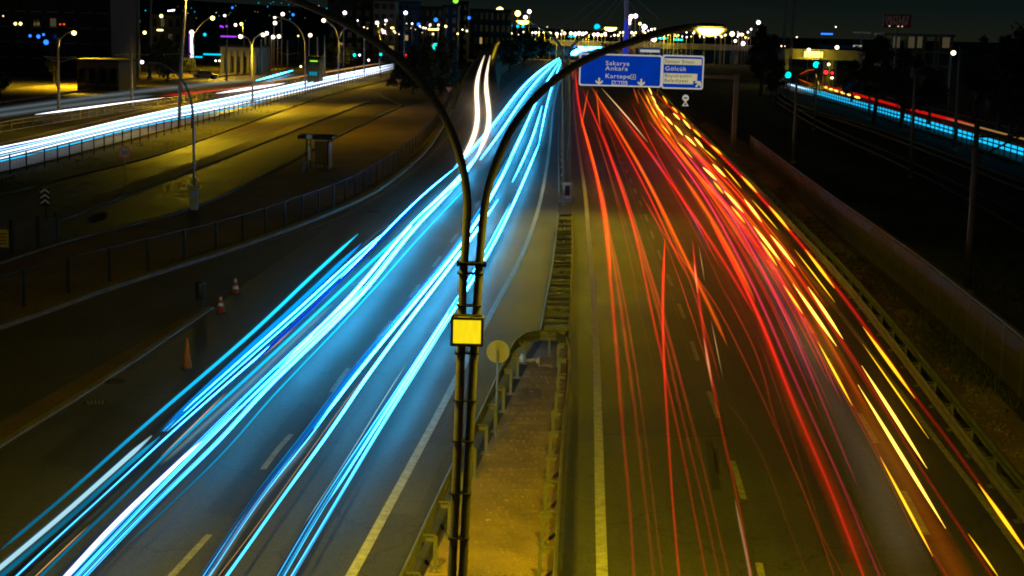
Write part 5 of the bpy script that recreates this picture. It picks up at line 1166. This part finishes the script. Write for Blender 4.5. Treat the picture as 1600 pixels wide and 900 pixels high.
for x, yb, tp, hw, lab in ((626, 140, 84, 18, 'leftmost of the dark conifers beside the white band end'), (645, 148, 72, 24, 'broad dark conifer second from the left'), (668, 150, 56, 24, 'dark conifer in the middle of the clump'), (690, 148, 52, 24, 'tall dark conifer left of the slip road'), (706, 136, 62, 20, 'dark conifer pressed against the slip road fence')):
    tree(lab, (x, yb), tp, hw, conifer=True, n=6000, name='conifer_tree', group=CG)
BG = 'trees right of the slip road'
for x, yb, tp, hw, lab in ((796, 112, 60, 20, 'dark tree at the right edge of the slip road'), (818, 104, 54, 22, 'broad dark tree right of the slip road'), (843, 94, 58, 20, 'dark tree under the overpass left of the twin lamp')):
    tree(lab, (x, yb), tp, hw, n=5000, name='broadleaf_tree', group=BG)
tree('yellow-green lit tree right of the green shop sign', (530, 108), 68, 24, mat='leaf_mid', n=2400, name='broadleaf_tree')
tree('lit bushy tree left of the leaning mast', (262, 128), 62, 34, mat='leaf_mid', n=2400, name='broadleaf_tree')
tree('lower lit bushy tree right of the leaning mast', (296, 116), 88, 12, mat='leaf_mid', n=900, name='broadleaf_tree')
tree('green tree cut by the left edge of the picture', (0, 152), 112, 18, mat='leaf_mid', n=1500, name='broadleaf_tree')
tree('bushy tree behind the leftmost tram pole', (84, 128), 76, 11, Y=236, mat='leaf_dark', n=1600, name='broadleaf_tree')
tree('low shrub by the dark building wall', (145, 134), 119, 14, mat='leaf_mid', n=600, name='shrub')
tree('small dark tree rising behind the wide road sign', (949, 78), 54, 13, Y=330, mat='leaf_mid', n=900, name='broadleaf_tree')
for x, yb, tp, hw, lab, Y in ((1190, 115, 40, 26, 'dark tree left of the lattice mast', 260), (1212, 135, 82, 16, 'low dark tree below the lattice mast', 220), (1368, 150, 56, 36, 'big round dark tree before the frame building', 185), (1410, 165, 68, 32, 'second big dark tree before the frame building', 175), (1452, 168, 102, 26, 'lower dark tree right of the big round one', 175), (1560, 180, 60, 34, 'tall dark tree at the right edge behind the street', 165), (1592, 190, 8, 46, 'highest dark tree cut by the right edge', 160), (1522, 170, 52, 24, 'dark tree between the white lamp and the right edge', 190), (1577, 198, 128, 18, 'small dim tree by the far right street', 150), (1330, 150, 92, 18, 'dark tree beside the red lights under the right bridge', 230)):
    tree(lab, (x, yb), tp, hw, Y=Y, n=4500, name='broadleaf_tree', group='dark trees on the right side')

def scrub(label, px_a, px_b, n, h, mat, name='scrub'):
    a = gpath(px_a, 0, 10); b = gpath(px_b, 0, 10); r_ = random.Random(len(label)); mb = MB()
    for _ in range(n):
        u = r_.random(); i = int(u*(len(a)-1)); j = int(u*(len(b)-1)); p = a[i].lerp(b[j], r_.random())
        if math.sin(p.x*.9)+math.sin(p.y*.37+p.x*.2)+r_.gauss(0, .6) < .1: continue
        for _k in range(3):
            d = Vector((r_.gauss(0, .5), r_.gauss(0, .5), r_.uniform(.3, 1))).normalized()*h*r_.uniform(.4, 1.2); w_ = Vector((-d.y, d.x, 0)).normalized()*h*.12
            q = p+Vector((r_.gauss(0, h*.6), r_.gauss(0, h*.6), 0)); k = len(mb.v); mb.v += [tuple(q-w_), tuple(q+w_), tuple(q+d)]; mb.f.append((k, k+1, k+2))
    return tag(mb.build(name, MAT[mat], None), label, 'scrub', None, 'stuff')
scrub('dry weeds along the foot of the precast wall', [(1178, 252), (1237, 310), (1300, 365), (1400, 455), (1520, 565), (1640, 690)], [(1150, 252), (1200, 300), (1262, 358), (1350, 445), (1460, 560), (1560, 690)], 2600, .26, 'leaf_mid')
scrub('grass tufts on the strip before the railing', [(-60, 318), (100, 278), (250, 240), (400, 187), (560, 136)], [(-60, 292), (100, 255), (250, 213), (400, 172), (560, 128)], 2200, .22, 'leaf_mid')
scrub('rough dark weeds on the railway land', [(1190, 205), (1300, 320), (1420, 430), (1560, 560)], [(1290, 200), (1400, 262), (1520, 330), (1700, 420)], 4000, .35, 'leaf_dark')
scrub('low weeds sprouting along the median rail feet', [(672, 905), (738, 780), (790, 668), (830, 580)], [(690, 905), (750, 780), (800, 668), (838, 580)], 260, .10, 'leaf_mid')
scrub('sparse weeds by the dark mesh fence', [(-60, 548), (175, 446), (400, 374), (560, 308)], [(-60, 520), (175, 425), (400, 360), (560, 298)], 900, .16, 'leaf_mid')
# ------------------------------------------------------------------ buildings
def building(label, x0, x1, ytop, Y, depth, mat, cols, rows, ybot=None, lit=(), name='building', glass='dark_glass', litmat='window_warm', margin=.12, zb=0.0, roof=True):
    A_, B_ = P(x0, ytop, Y), P(x1, ytop, Y); zt = (A_.z+B_.z)/2; cx = (A_.x+B_.x)/2; wd = B_.x-A_.x
    t = thing(name, label, 'building', (cx, Y+depth/2, zb))
    MB().box((cx, Y+depth/2, (zt+zb)/2), (wd, depth, zt-zb)).build('wall', MAT[mat], t)
    if roof: MB().box((cx, Y+depth/2, zt+.2), (wd+.5, depth+.5, .36)).build('roof', MAT['dark_facade'], t)
    if cols:
        cw, rh = wd/cols, (zt-zb)/rows
        for i in range(cols):
            for j in range(rows):
                wx, wz = cx-wd/2+cw*(i+.5), zb+rh*(j+.52)
                f = MB().box((wx, Y-.05, wz), (cw*(1-2*margin), .12, rh*.62)).build('window', MAT[mat], t)
                MB().box((wx, Y-.11, wz), (cw*(.86-2*margin), .05, rh*.52)).build('pane', MAT[litmat if (i, j) in lit else glass], f)
                MB().box((wx, Y-.16, wz-rh*.33), (cw*(1-1.6*margin), .26, .12)).build('sill', MAT['concrete'], f)
    return t, cx, zt, wd
building('pale apartment block with dark window bays behind the lamps', 512, 582, -6, 420, 14, 'mid_facade', 5, 6, lit={(1, 1)}, margin=.2)
building('apartment block with white framed balconies behind the pink lamp', 584, 618, 2, 410, 12, 'pale_facade', 3, 6, lit={(2, 1)}, margin=.1)
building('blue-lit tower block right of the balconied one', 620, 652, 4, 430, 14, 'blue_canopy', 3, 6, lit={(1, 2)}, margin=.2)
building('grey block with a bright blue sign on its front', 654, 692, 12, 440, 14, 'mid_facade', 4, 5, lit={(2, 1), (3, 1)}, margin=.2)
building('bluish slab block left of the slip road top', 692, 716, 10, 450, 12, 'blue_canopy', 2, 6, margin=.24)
building('dark narrow block under the yellow-green roof light', 714, 732, 4, 470, 12, 'dark_facade', 2, 6, margin=.2)
building('long low pale block behind the pink lamp', 731, 800, 16, 520, 16, 'mid_facade', 8, 4, lit={(2, 1), (6, 0)}, margin=.2)
building('big black building filling the upper left corner', -60, 172, -26, 260, 20, 'dark_facade', 9, 6, lit={(5, 3)}, litmat='window_dim', margin=.25)
building('grey hall with a lit front behind the pale masts', 236, 284, 24, 380, 15, 'mid_facade', 4, 3, litmat='window_dim', lit={(1, 2), (2, 1)}, margin=.2)
building('dark shed with a pale panel at far left', 120, 185, 97, 215, 10, 'mid_facade', 4, 1, margin=.12)
st, cx, zt, wd = building('columned station with a flat roof behind the tram poles', 344, 404, 74, 300, 12, 'pale_facade', 0, 0)
for k in range(6): MB().box((cx-wd/2+wd*(k+.5)/6, 299.3, zt*.42), (.55, .55, zt*.84)).build('column', MAT['pale_facade'], st)
for k in range(5): MB().box((cx-wd/2+wd*(k+1)/6, 299.9, zt*.36), (wd/6-.75, .12, zt*.6)).build('doorway', MAT['dark_glass'], st)
bd, cx, zt, wd = building('little kiosk with a green lit sign beside the tram poles', 480, 499, 92, 250, 5, 'mid_facade', 0, 0)
MB().box((cx+.1, 249.9, zt-.35), (1.25, .14, .16)).build('sign_board', MAT['light_green'], bd)
for k in range(3): MB().box((cx-.45+k*.45, 249.92, zt*.46), (.34, .1, .62)).build('shop_window', MAT['shop_cyan'], bd)
MB().box((cx, 249.5, zt-.85), (2.3, 1.0, .08)).build('awning', MAT['mid_facade'], bd)
# frame building on the right: open concrete skeleton
Yb = 300; fb = thing('frame_building', 'open concrete frame building with yellowish beams behind the dark trees', 'building', (P(1440, 80, Yb).x, Yb, 0))
for x in (1394, 1418, 1432, 1445, 1463, 1488):
    for d in (0, 8): 
        q = P(x, 54, Yb); MB().box((q.x, Yb+d, q.z/2), (.45, .45, q.z)).build('column', MAT['pale_facade'], fb)
xa, xb = P(1382, 54, Yb).x, P(1491, 60, Yb).x
for y in (54, 80, 102):
    z_ = Z(1440, y+1, Yb); MB().box(((xa+xb)/2, Yb+4, z_), (xb-xa, 9.0, .55)).build('slab', MAT['pale_facade'], fb)
for i, (x0, x1) in enumerate(((1396, 1408), (1419, 1431), (1433, 1443), (1475, 1486))):
    q0, q1 = P(x0, 66, Yb), P(x1, 66, Yb); MB().box(((q0.x+q1.x)/2, Yb+1, q0.z), (q1.x-q0.x, .1, 2.2)).build('panel', MAT['window_dim'], fb)
# billboard on the roof line
Yo = 296; c = P(1402, 33, Yo); ob = thing('billboard', 'dark red OUTLET CENTER billboard on a single post above the frame building', 'billboard', (c.x, Yo, 0))
bw, bh = 42*Yo/FPX, 20*Yo/FPX
MB().box((c.x, Yo, c.z), (bw, .4, bh)).build('board', MAT['red_board'], ob); MB().box((c.x-bw/2-.05, Yo-.03, c.z), (.12, .5, bh)).build('frame', MAT['pale_facade'], ob)
MB().tube([(c.x, Yo, 0), (c.x, Yo, c.z-bh/2)], .22, 10).build('post', MAT['galvanised'], ob)
text('OUTLET', (c.x-.1, Yo-.24, c.z+.15), 1.15, 'outlet_letters', ob, 'CENTER', sx=1.02, extr=.02); text('CENTER', (c.x-.1, Yo-.24, c.z-.72), 1.1, 'outlet_letters', ob, 'CENTER', sx=1.0, extr=.02)
for dx in (-1.5, .2, .95): MB().box((c.x+dx, Yo-.25, c.z-1.0), (.22, .06, .1)).build('spotlight', MAT['bulb_small'], ob)
# lit fuel-station style canopy pole
q = P(1347, 51, 280); cn = thing('canopy', 'small pale flat canopy on one leg left of the billboard', 'canopy', (q.x, 280, 0)); MB().box((q.x, 280, q.z), (2.9, 2, .28)).build('roof', MAT['sign_dim_white'], cn); MB().box((q.x, 280, q.z/2), (.4, .4, q.z)).build('leg', MAT['pale_facade'], cn)
q = P(1340, 72, 279); MB().box((q.x, 279, q.z), (1.6, .2, .3)).build('sign_board', MAT['sign_white'], cn)

# bridges
def bridge(label, x0, y0, x1, y1, Y0_, Y1_, thick, deck_w, piers, mat='concrete', name='bridge'):
    a = P(x0, y0, Y0_); b = P(x1, y1, Y1_); z_ = (a.z+b.z)/2; a.z = b.z = 0
    t = thing(name, label, 'bridge', a.lerp(b, .5))
    MB().sweep([a, b], [(-deck_w/2, z_-thick), (deck_w/2, z_-thick), (deck_w/2, z_), (-deck_w/2, z_)]).build('deck', MAT[mat], t)
    for s in (-1, 1): MB().sweep([a, b], [(s*deck_w/2-.15, z_+.01), (s*deck_w/2+.15, z_+.01), (s*deck_w/2+.15, z_+.9), (s*deck_w/2-.15, z_+.9)]).build('parapet', MAT[mat], t)
    for u in piers:
        p = a.lerp(b, u); MB().box((p.x, p.y, (z_-thick)/2), (1.2, deck_w*.6, z_-thick)).build('pier', MAT[mat], t)
    return t
bridge('long far overpass carrying the row of city lights', 560, 59, 1180, 73, 560, 560, 1.2, 12, (.05, .2, .38, .66, .8, .95))
rbg = bridge('yellow-lit bridge crossing the far right street', 1215, 80, 1345, 87, 330, 330, 1.3, 10, (.08, .62, .95), 'pale_facade')
q = P(1271, 85, 324.5); MB().box((q.x, 324.4, q.z), (3.9, .3, 1.2)).build('light_panel', MAT['panel_amber'], rbg)
add_light('panel_light', (q.x, 322, q.z-.5), 1500, SODIUM, rbg, .4)
ovb = bpy.data.objects['bridge']
for x in (700, 850, 920, 1040): add_light('parapet_light', P(x, 54, 545), 4200, SODIUM, ovb, .4)  # added lights with no fixtures, to turn the overpass sodium yellow
# cable-stayed mast
Yc = 540; q0, q1 = P(978, 62, Yc), P(976, -60, Yc)
pyl = thing('bridge_pylon', 'blue-lit cable-stayed bridge pylon with fanned cables', 'pylon', (q0.x, Yc, 0))
zmid = Z(978, 30, Yc)
MB().tube([(q0.x, Yc, 0), (q0.x, Yc, zmid)], [1.1, .85], 10).build('mast', MAT['pylon_blue'], pyl)
MB().tube([(q0.x, Yc, zmid), (q1.x, Yc, q1.z)], [.85, .6], 10).build('mast', MAT['pylon_grey'], pyl)
for (a, b_) in (((975, -4), (945, 37)), ((975, -12), (925, 42)), ((974, -24), (895, 45)), ((974, -34), (865, 50)), ((978, -16), (1030, 30)), ((978, -4), (1010, 40))):
    MB().tube([P(*a, Yc), P(*b_, Yc-15)], .10, 5).build('cable', MAT['cable_grey'], pyl)
# lattice mast
Yl = 260; xs = [P(1225, 78, Yl).x, P(1238, 78, Yl).x]; zt = Z(1232, -40, Yl)
lm = thing('lattice_mast', 'grey lattice mast rising out of the top of the picture at right', 'mast', ((xs[0]+xs[1])/2, Yl, 0))
for x in xs:
    for d in (0, xs[1]-xs[0]): MB().box((x, Yl+d, zt/2), (.16, .16, zt)).build('leg', MAT['pale_facade'], lm)
z_ = 1.0; hh = xs[1]-xs[0]; k = 0
while z_ < zt-hh:
    a, b_ = (xs[0], xs[1]) if k % 2 else (xs[1], xs[0])
    MB().tube([(a, Yl, z_), (b_, Yl, z_+hh)], .055, 5).build('brace', MAT['pale_facade'], lm); MB().tube([(xs[0], Yl, z_), (xs[1], Yl, z_)], .055, 5).build('brace', MAT['pale_facade'], lm)
    z_ += hh; k += 1

# traffic lights
def traffic_light(label, x, y, yb, Y, mat, r=.28):
    q = P(x, y, Y); t = thing('traffic_light', label, 'traffic light', (q.x, Y, 0))
    MB().tube([(q.x, Y, 0), (q.x, Y, q.z)], .07, 8).build('post', MAT['dark_steel'], t)
    MB().box((q.x, Y, q.z), (.7, .3, 1.5)).build('housing', MAT['black_plastic'], t)
    MB().prism(disc(0, r*Y/300*1.3, 0), (q.x, Y-.2, q.z), X, Zv, .1).build('lens', MAT[mat], t)
traffic_light('bright teal traffic light above the dark conifers', 682, 73, 100, 330, 'light_teal', .55)
traffic_light('teal traffic light left of the reddish pole', 554, 86, 100, 300, 'light_teal', .22)
traffic_light('small green traffic light right of the reddish pole', 595, 85, 100, 300, 'light_teal', .2)
traffic_light('red traffic light right of the twin lamp arm', 636, 87, 100, 300, 'light_red', .28)
traffic_light('teal traffic light beside the thick dark pole on the right', 1275, 101, 140, 240, 'light_teal', .45)
traffic_light('teal traffic light low at the left end of the cyan trails', 1231, 117, 140, 240, 'light_teal', .45)
traffic_light('red traffic light under the right bridge', 1290, 113, 130, 290, 'light_red', .3)
traffic_light('smaller red traffic light under the right bridge', 1300, 114, 130, 300, 'light_red', .2)

# ------------------------------------------------------------------ city lights
hb_ = MB()
ridge = [(-900, 20), (-300, -4), (0, -10), (200, -6), (380, 6), (520, 14), (640, 22), (740, 34), (840, 44), (980, 50), (1200, 58), (1450, 64), (1700, 70), (2500, 92)]
rp = [P(x, y, 1500) for x, y in ridge]
for a, b_ in zip(rp, rp[1:]):
    a0 = Vector((a.x, a.y-260, 0)); b0 = Vector((b_.x, b_.y-260, 0)); hb_.quad(a0, b0, b_, a)
    hb_.quad(a, b_, Vector((b_.x, b_.y+500, 0)), Vector((a.x, a.y+500, 0)))
tag(hb_.build('hills', MAT['hill']), kind='structure')
def globe(label, x, y, Y, rpx, mat, group, pole=True, name='city_lamp', cat='lamp', z0=0.0):
    q = P(x, y, Y); r = rpx*Y/FPX  # bulb sized to its glare, far larger than the lamp itself
    t = thing(name, label, cat, (q.x, Y, z0), 0, group)
    MB().lathe([(r*.35, -r*.95), (r*.85, -r*.55), (r, 0), (r*.85, r*.55), (r*.3, r*.95)], q, 10).build('bulb', MAT[mat], t, True)
    if pole and q.z-r > z0+.3: MB().tube([(q.x, Y, z0), (q.x, Y, q.z-r*.9)], .11, 6).build('post', MAT['tram_pole'], t)
    return t
big = [(781, 17, 6.0, 'bulb_yellow', 'largest yellow-white floodlight above the slip road top'), (809, 21, 4.4, 'bulb_yellow', 'yellow-white floodlight second from the slip road top'), (745, 37, 5.2, 'bulb_pink', 'big pink-white lamp over the low pale block'), (770, 20, 2.8, 'bulb_white', 'white lamp touching the left of the largest floodlight'), (827, 18, 3.0, 'bulb_pink', 'white lamp right of the yellow floodlight'), (821, 27, 3.0, 'bulb_pink', 'white lamp below and right of the yellow floodlight'), (730, 18, 2.6, 'bulb_pink', 'white lamp above the blue dot left of the slip road'), (754, 31, 3.0, 'bulb_pink', 'pink lamp up and right of the big pink one'), (724, 40, 2.4, 'bulb_white', 'warm lamp left of the big pink one'), (1022, 61, 4.0, 'bulb_pink', 'pink-white lamp just above the small distant sign'), (1007, 42, 4.0, 'bulb_pink', 'large pink-white lamp right of the blue pylon'), (986, 26, 3.2, 'bulb_pink', 'left of the two top lamps beside the pylon'), (993, 25, 3.2, 'bulb_pink', 'right of the two top lamps beside the pylon'), (984, 31, 2.6, 'bulb_white', 'white lamp just under the two top lamps by the pylon'), (983, 36, 2.8, 'bulb_white', 'lowest lamp of the small column beside the pylon'), (1000, 37, 2.2, 'bulb_yellow', 'yellowish lamp between the pylon column and the large pink lamp'), (1185, 35, 3.0, 'bulb_pink', 'lone white lamp high beside the dark tree left of the lattice mast'), (1144, 53, 3.6, 'bulb_white', 'bright lamp right of the big sodium street lamp head'), (1159, 54, 2.2, 'bulb_white', 'lamp right of the brightest one near the sodium head'), (1161, 68, 3.0, 'bulb_pink', 'low white lamp right of the gantry column top'), (1149, 64, 2.2, 'bulb_white', 'small lamp above the gantry arm'), (681, 31, 3.2, 'light_blue', 'square bright blue sign light on the grey block'), (654, 38, 2.6, 'light_blue', 'blue sign light low on the blue-lit tower'), (733, 28, 2.4, 'light_blue', 'blue dot of light over the low pale block'), (458, 23, 2.2, 'light_blue', 'cyan-blue light on the dark hillside'), (933, 42, 4.6, 'light_cyan', 'bright cyan sign light left of the pylon'), (777, 51, 3.4, 'light_teal', 'teal light in the row above the slip road'), (712, 1, 4.2, 'light_green', 'yellow-green roof light at the top edge'), (798, 40, 2.4, 'light_cyan', 'left of the three cyan lights above the trees'), (809, 41, 2.4, 'light_cyan', 'middle of the three cyan lights above the trees'), (817, 41, 2.4, 'light_cyan', 'right of the three cyan lights above the trees')]
for x, y, r, m, lab in big:
    near = m.startswith('light_') and x < 735
    globe(lab, x, y, 400 if near else 545, r, m, 'large city lights', pole=not m.startswith('light_'))
RG = 'row of small city lights along the horizon'
row = [(727, 47, 3), (745, 48, 3), (760, 46, 3), (770, 49, 3.4), (785, 50, 2.6), (798, 51, 1.4), (832, 51, 1.8), (837, 51, 2.4), (842, 51, 2), (851, 47, 2.4), (843, 42, 2.8), (860, 52, 2.6), (870, 53, 3.2), (877, 53, 1.8), (882, 52, 3.2), (892, 52, 3.4), (899, 53, 4), (905, 52, 4), (911, 53, 4), (916, 52, 3), (920, 54, 2), (928, 54, 3.4), (934, 54, 3.6), (940, 55, 3), (946, 55, 2.6), (960, 55, 2), (966, 55, 2.4), (969, 51, 1.8), (975, 56, 2.4), (980, 52, 3), (981, 46, 2.2), (987, 51, 2.4), (993, 51, 2.4), (990, 55, 1.8), (1005, 48, 2.2), (1008, 51, 1.8), (1013, 48, 1.6), (1018, 46, 2.2), (1023, 45, 1.8), (1032, 55, 1.8), (1038, 55, 1.6), (1044, 53, 3), (1048, 51, 2.6), (1053, 51, 1.8), (1060, 55, 1.6), (1066, 57, 1.4), (1073, 58, 1.4), (1080, 57, 1.2), (1100, 58, 1.4), (1118, 58, 1.3), (1126, 56, 1.5), (1133, 55, 2.2), (672, 39, 2), (685, 39, 2.2), (665, 44, 1.8), (644, 37, 1.8), (613, 44, 2), (602, 38, 1.4), (559, 32, 1.5), (466, 56, 1.6)]
for k, (x, y, r) in enumerate(row):
    seg = ('in the row above the slip road' if x < 800 else 'in the row left of the second twin lamp' if x < 872 else 'in the dense row right of the second twin lamp' if x < 950 else 'clustered at the foot of the blue pylon' if x < 1000 else 'in the row just above the near lamp arm' if x < 1070 else 'in the sparse row beside the sodium lamp head')
    globe(('white', 'pinkish', 'yellowish')[k % 3]+' small round city light '+seg if y > 44 else 'small warm light on the dark blocks above the horizon row', x, y, 548 if x > 715 else 405, r*.72, ('bulb_white', 'bulb_pink', 'bulb_yellow')[k % 3], RG if y > 44 else 'small warm lights above the row')
rc = random.Random(21)
for k in range(70):
    x = rc.uniform(560, 1175); yb_ = 47+(x-720)*.022 if x > 700 else 46
    y = yb_+rc.gauss(0, 5.0); r = rc.choice([.7, .9, 1.1, 1.4, 1.9])
    if y < 30: continue
    globe('tiny scattered city light near the horizon '+('left of the slip road' if x < 780 else 'around the second twin lamp' if x < 950 else 'right of the pylon'), x, y, 546 if x > 735 else 404, r, rc.choice(['bulb_yellow', 'bulb_white', 'bulb_small', 'bulb_small', 'bulb_pink']), 'tiny scattered city lights', pole=r > 1.2)
for x, y, wd_, m, lab in ((677, 46, 16, 'bulb_yellow', 'wide warm lit shop strip on the grey block'), (894, 57, 12, 'light_cyan', 'pale green strip light on the far overpass'), (1035, 60, 12, 'light_teal', 'left teal strip light beyond the sodium lamp arm'), (1060, 62, 14, 'light_teal', 'right teal strip light beyond the sodium lamp arm'), (613, 43.5, 5, 'bulb_yellow', 'small pair of lit windows on the balconied block'), (332, 85, 28, 'light_cyan', 'cyan canopy strip left of the columned station'), (310, 89, 12, 'light_cyan', 'shorter cyan canopy strip by the vertical sign'), (357, 57, 24, 'light_violet', 'violet-blue strip light above the columned station'), (1292, 53, 18, 'light_blue', 'row of blue sign letters beyond the right bridge'), (1310, 73, 60, 'blue_canopy', 'dark blue roof strip behind the right bridge'), (250, 47, 9, 'bulb_yellow', 'warm lit window strip on the grey hall'), (1332, 135, 30, 'blue_canopy', 'dim blue hoarding beside the far right street')):
    Ys = 300 if x > 1100 or x < 420 else (398 if x < 700 else 552)
    if x == 250: Ys = 378
    if x == 1310: Ys = 360
    if x == 1332: Ys = 230
    q = P(x, y, Ys); t = thing('strip_light', lab, 'strip light', (q.x, Ys, q.z)); ww = wd_*Ys/FPX; hh = (5 if x in (1310,) else 12 if x == 1332 else 2.2)*Ys/FPX
    MB().box((q.x, Ys, q.z), (ww, .2, hh)).build('tube', MAT[m], t); MB().box((q.x, Ys+.2, q.z), (ww*1.04, .18, hh*1.15)).build('backing', MAT['dark_facade'], t)
q = P(300, 72, 292); vs = thing('vertical_sign', 'tall glowing white and violet-blue vertical sign by the tram stop', 'sign', (q.x, 292, q.z)); MB().box((q.x, 292, q.z), (.42, .3, 4.4)).build('tube', MAT['tube_white'], vs); MB().box((q.x-.38, 292.05, q.z), (.3, .3, 4.4)).build('side_strip', MAT['light_violet'], vs)
MB().lathe([(.1, -.4), (.5, 0), (.1, .45)], (q.x+.05, 291.7, q.z+2.6), 10).build('bulb', MAT['bulb_pink'], vs)
for x, y, r, m, lab in ((5, 25, 1.2, 'bulb_small', 'tiny warm light at the top left edge'), (24, 37, 2.2, 'bulb_yellow', 'left of two warm lights on the black building'), (32, 37, 2.4, 'bulb_yellow', 'right of two warm lights on the black building'), (47, 56, 2.2, 'light_blue', 'leftmost blue light on the black building'), (60, 57, 3, 'light_blue', 'round blue light in the middle of the black building'), (68, 54, 2, 'light_blue', 'upper right blue light on the black building'), (72, 66, 4, 'light_blue', 'largest lowest blue light on the black building'), (94, 38, 1.4, 'slit_orange', 'left of two orange window slits on the black building'), (100, 38, 1.6, 'slit_orange', 'right of two orange window slits on the black building'), (226, 51, 2.6, 'bulb_yellow', 'warm light between the two pale masts'), (252, 25, 2.6, 'bulb_yellow', 'warm light on top of the grey hall'), (222, 97, 2.6, 'bulb_pink', 'pink-white shop light left of the leaning mast'), (226, 103, 2, 'bulb_yellow', 'lower yellow shop light left of the leaning mast'), (255, 93, 1.6, 'bulb_yellow', 'small warm light behind the lit bushy tree'), (320, 54, 2.6, 'light_cyan', 'cyan light right of the vertical sign'), (345, 41, 1.6, 'light_violet', 'left violet shop light'), (348, 42, 1.6, 'light_violet', 'middle violet shop light'), (354, 41, 1.6, 'light_violet', 'right violet shop light'), (363, 12, 1.8, 'light_blue', 'blue light on the dark hillside at the top'), (368, 39, 2.2, 'bulb_white', 'white light right of the violet shop lights'), (337, 95, 1.4, 'bulb_white', 'left small light under the cyan canopy'), (343, 95, 1.4, 'bulb_white', 'right small light under the cyan canopy'), (642, 96, 1.8, 'bulb_pink', 'left of three white lights by the conifers'), (648, 95, 1.8, 'bulb_pink', 'middle of three white lights by the conifers'), (654, 94, 1.6, 'bulb_pink', 'right of three white lights by the conifers'), (562, 86, 1.5, 'bulb_pink', 'small white light right of the teal traffic light'), (576, 94, 1.6, 'bulb_pink', 'low white light right of the reddish pole'), (897, 72, 2.4, 'light_blue', 'blue-white light left of the far headlight glow'), (470, 104, 1.6, 'bulb_yellow', 'small yellow light left of the kiosk')):
    Yq = 255 if x < 110 else 290
    if x in (252, 226): Yq = 376
    if x == 897: Yq = 520
    if x == 363: Yq = 1200
    if 635 < x < 660: Yq = 330
    globe(lab, x, y, Yq, r, m, None, pole=False, name='city_light', cat='light')
HLG = 'tiny lights on the dark hillside'
rh = random.Random(3)
for k in range(46):
    x = rh.uniform(180, 560); y = rh.uniform(0, 34)
    hm = rh.choice(['bulb_small', 'window_warm', 'light_cyan']); globe({'b': 'tiny bright warm light', 'w': 'tiny faint amber light', 'l': 'tiny cyan light'}[hm[0]]+(' low' if y > 18 else ' high')+' on the dark hillside '+('behind the pale masts' if x < 300 else 'above the columned station' if x < 430 else 'left of the pale apartment block'), x, y, 1180, rh.uniform(.4, .8), hm, HLG, pole=False, name='hillside_light', cat='light')
for k, dx in enumerate((0, 3, 6, 9)):
    globe('small white light in the short row above the grey hall', 263+dx, 17-dx*.12, 1170, 1.1, 'bulb_pink', 'four lights in a short row', pole=False, name='hillside_light', cat='light')
for k, dx in enumerate((0, 3, 6)):
    globe('small white light in the triplet by the far headlight glow', 904+dx, 73, 530, .9, 'bulb_pink', 'three small lights', pole=False, name='city_light', cat='light')
for k, (x, y) in enumerate(((1221, 72), (1226, 72), (1245, 58), (1306, 42))):
    globe(['left of two small lights beside the lattice mast foot', 'right of two small lights beside the lattice mast foot', 'small light on the lattice mast', 'faint light on the thin pole right of the blue letters'][k], x, y, 262, 1.0, 'bulb_white', None, pole=False, name='city_light', cat='light')
# parked car seen at the tram stop
b = G(322, 123, 0); pc = thing('parked_car', 'pale car waiting at the kerb by the tram stop', 'car', b)
L_, W_ = 4.2, 1.7
MB().prism([(-2.1, .25), (2.1, .25), (2.12, .75), (1.3, .88), (-2.0, .9), (-2.12, .6)], (b.x, b.y, 0), X, Zv, W_).build('body', MAT['car_paint'], pc)
MB().prism([(-1.5, .9), (.9, .88), (.4, 1.42), (-1.1, 1.44)], (b.x, b.y, 0), X, Zv, W_*.86).build('cabin', MAT['dark_glass'], pc)
MB().prism([(-1.15, 1.43), (.42, 1.41), (.38, 1.48), (-1.08, 1.50)], (b.x, b.y, 0), X, Zv, W_*.84).build('roof', MAT['car_paint'], pc)
for sx in (-1.3, 1.3):
    for sy in (-1, 1):
        wl = MB().prism(disc(0, .32, 0, 14), (b.x+sx, b.y+sy*.78, .32), X, Zv, .2).build('wheel', MAT['rubber'], pc)
MB().box((b.x-2.12, b.y-.4, .68), (.06, .4, .14)).build('headlight', MAT['bulb_white'], pc)
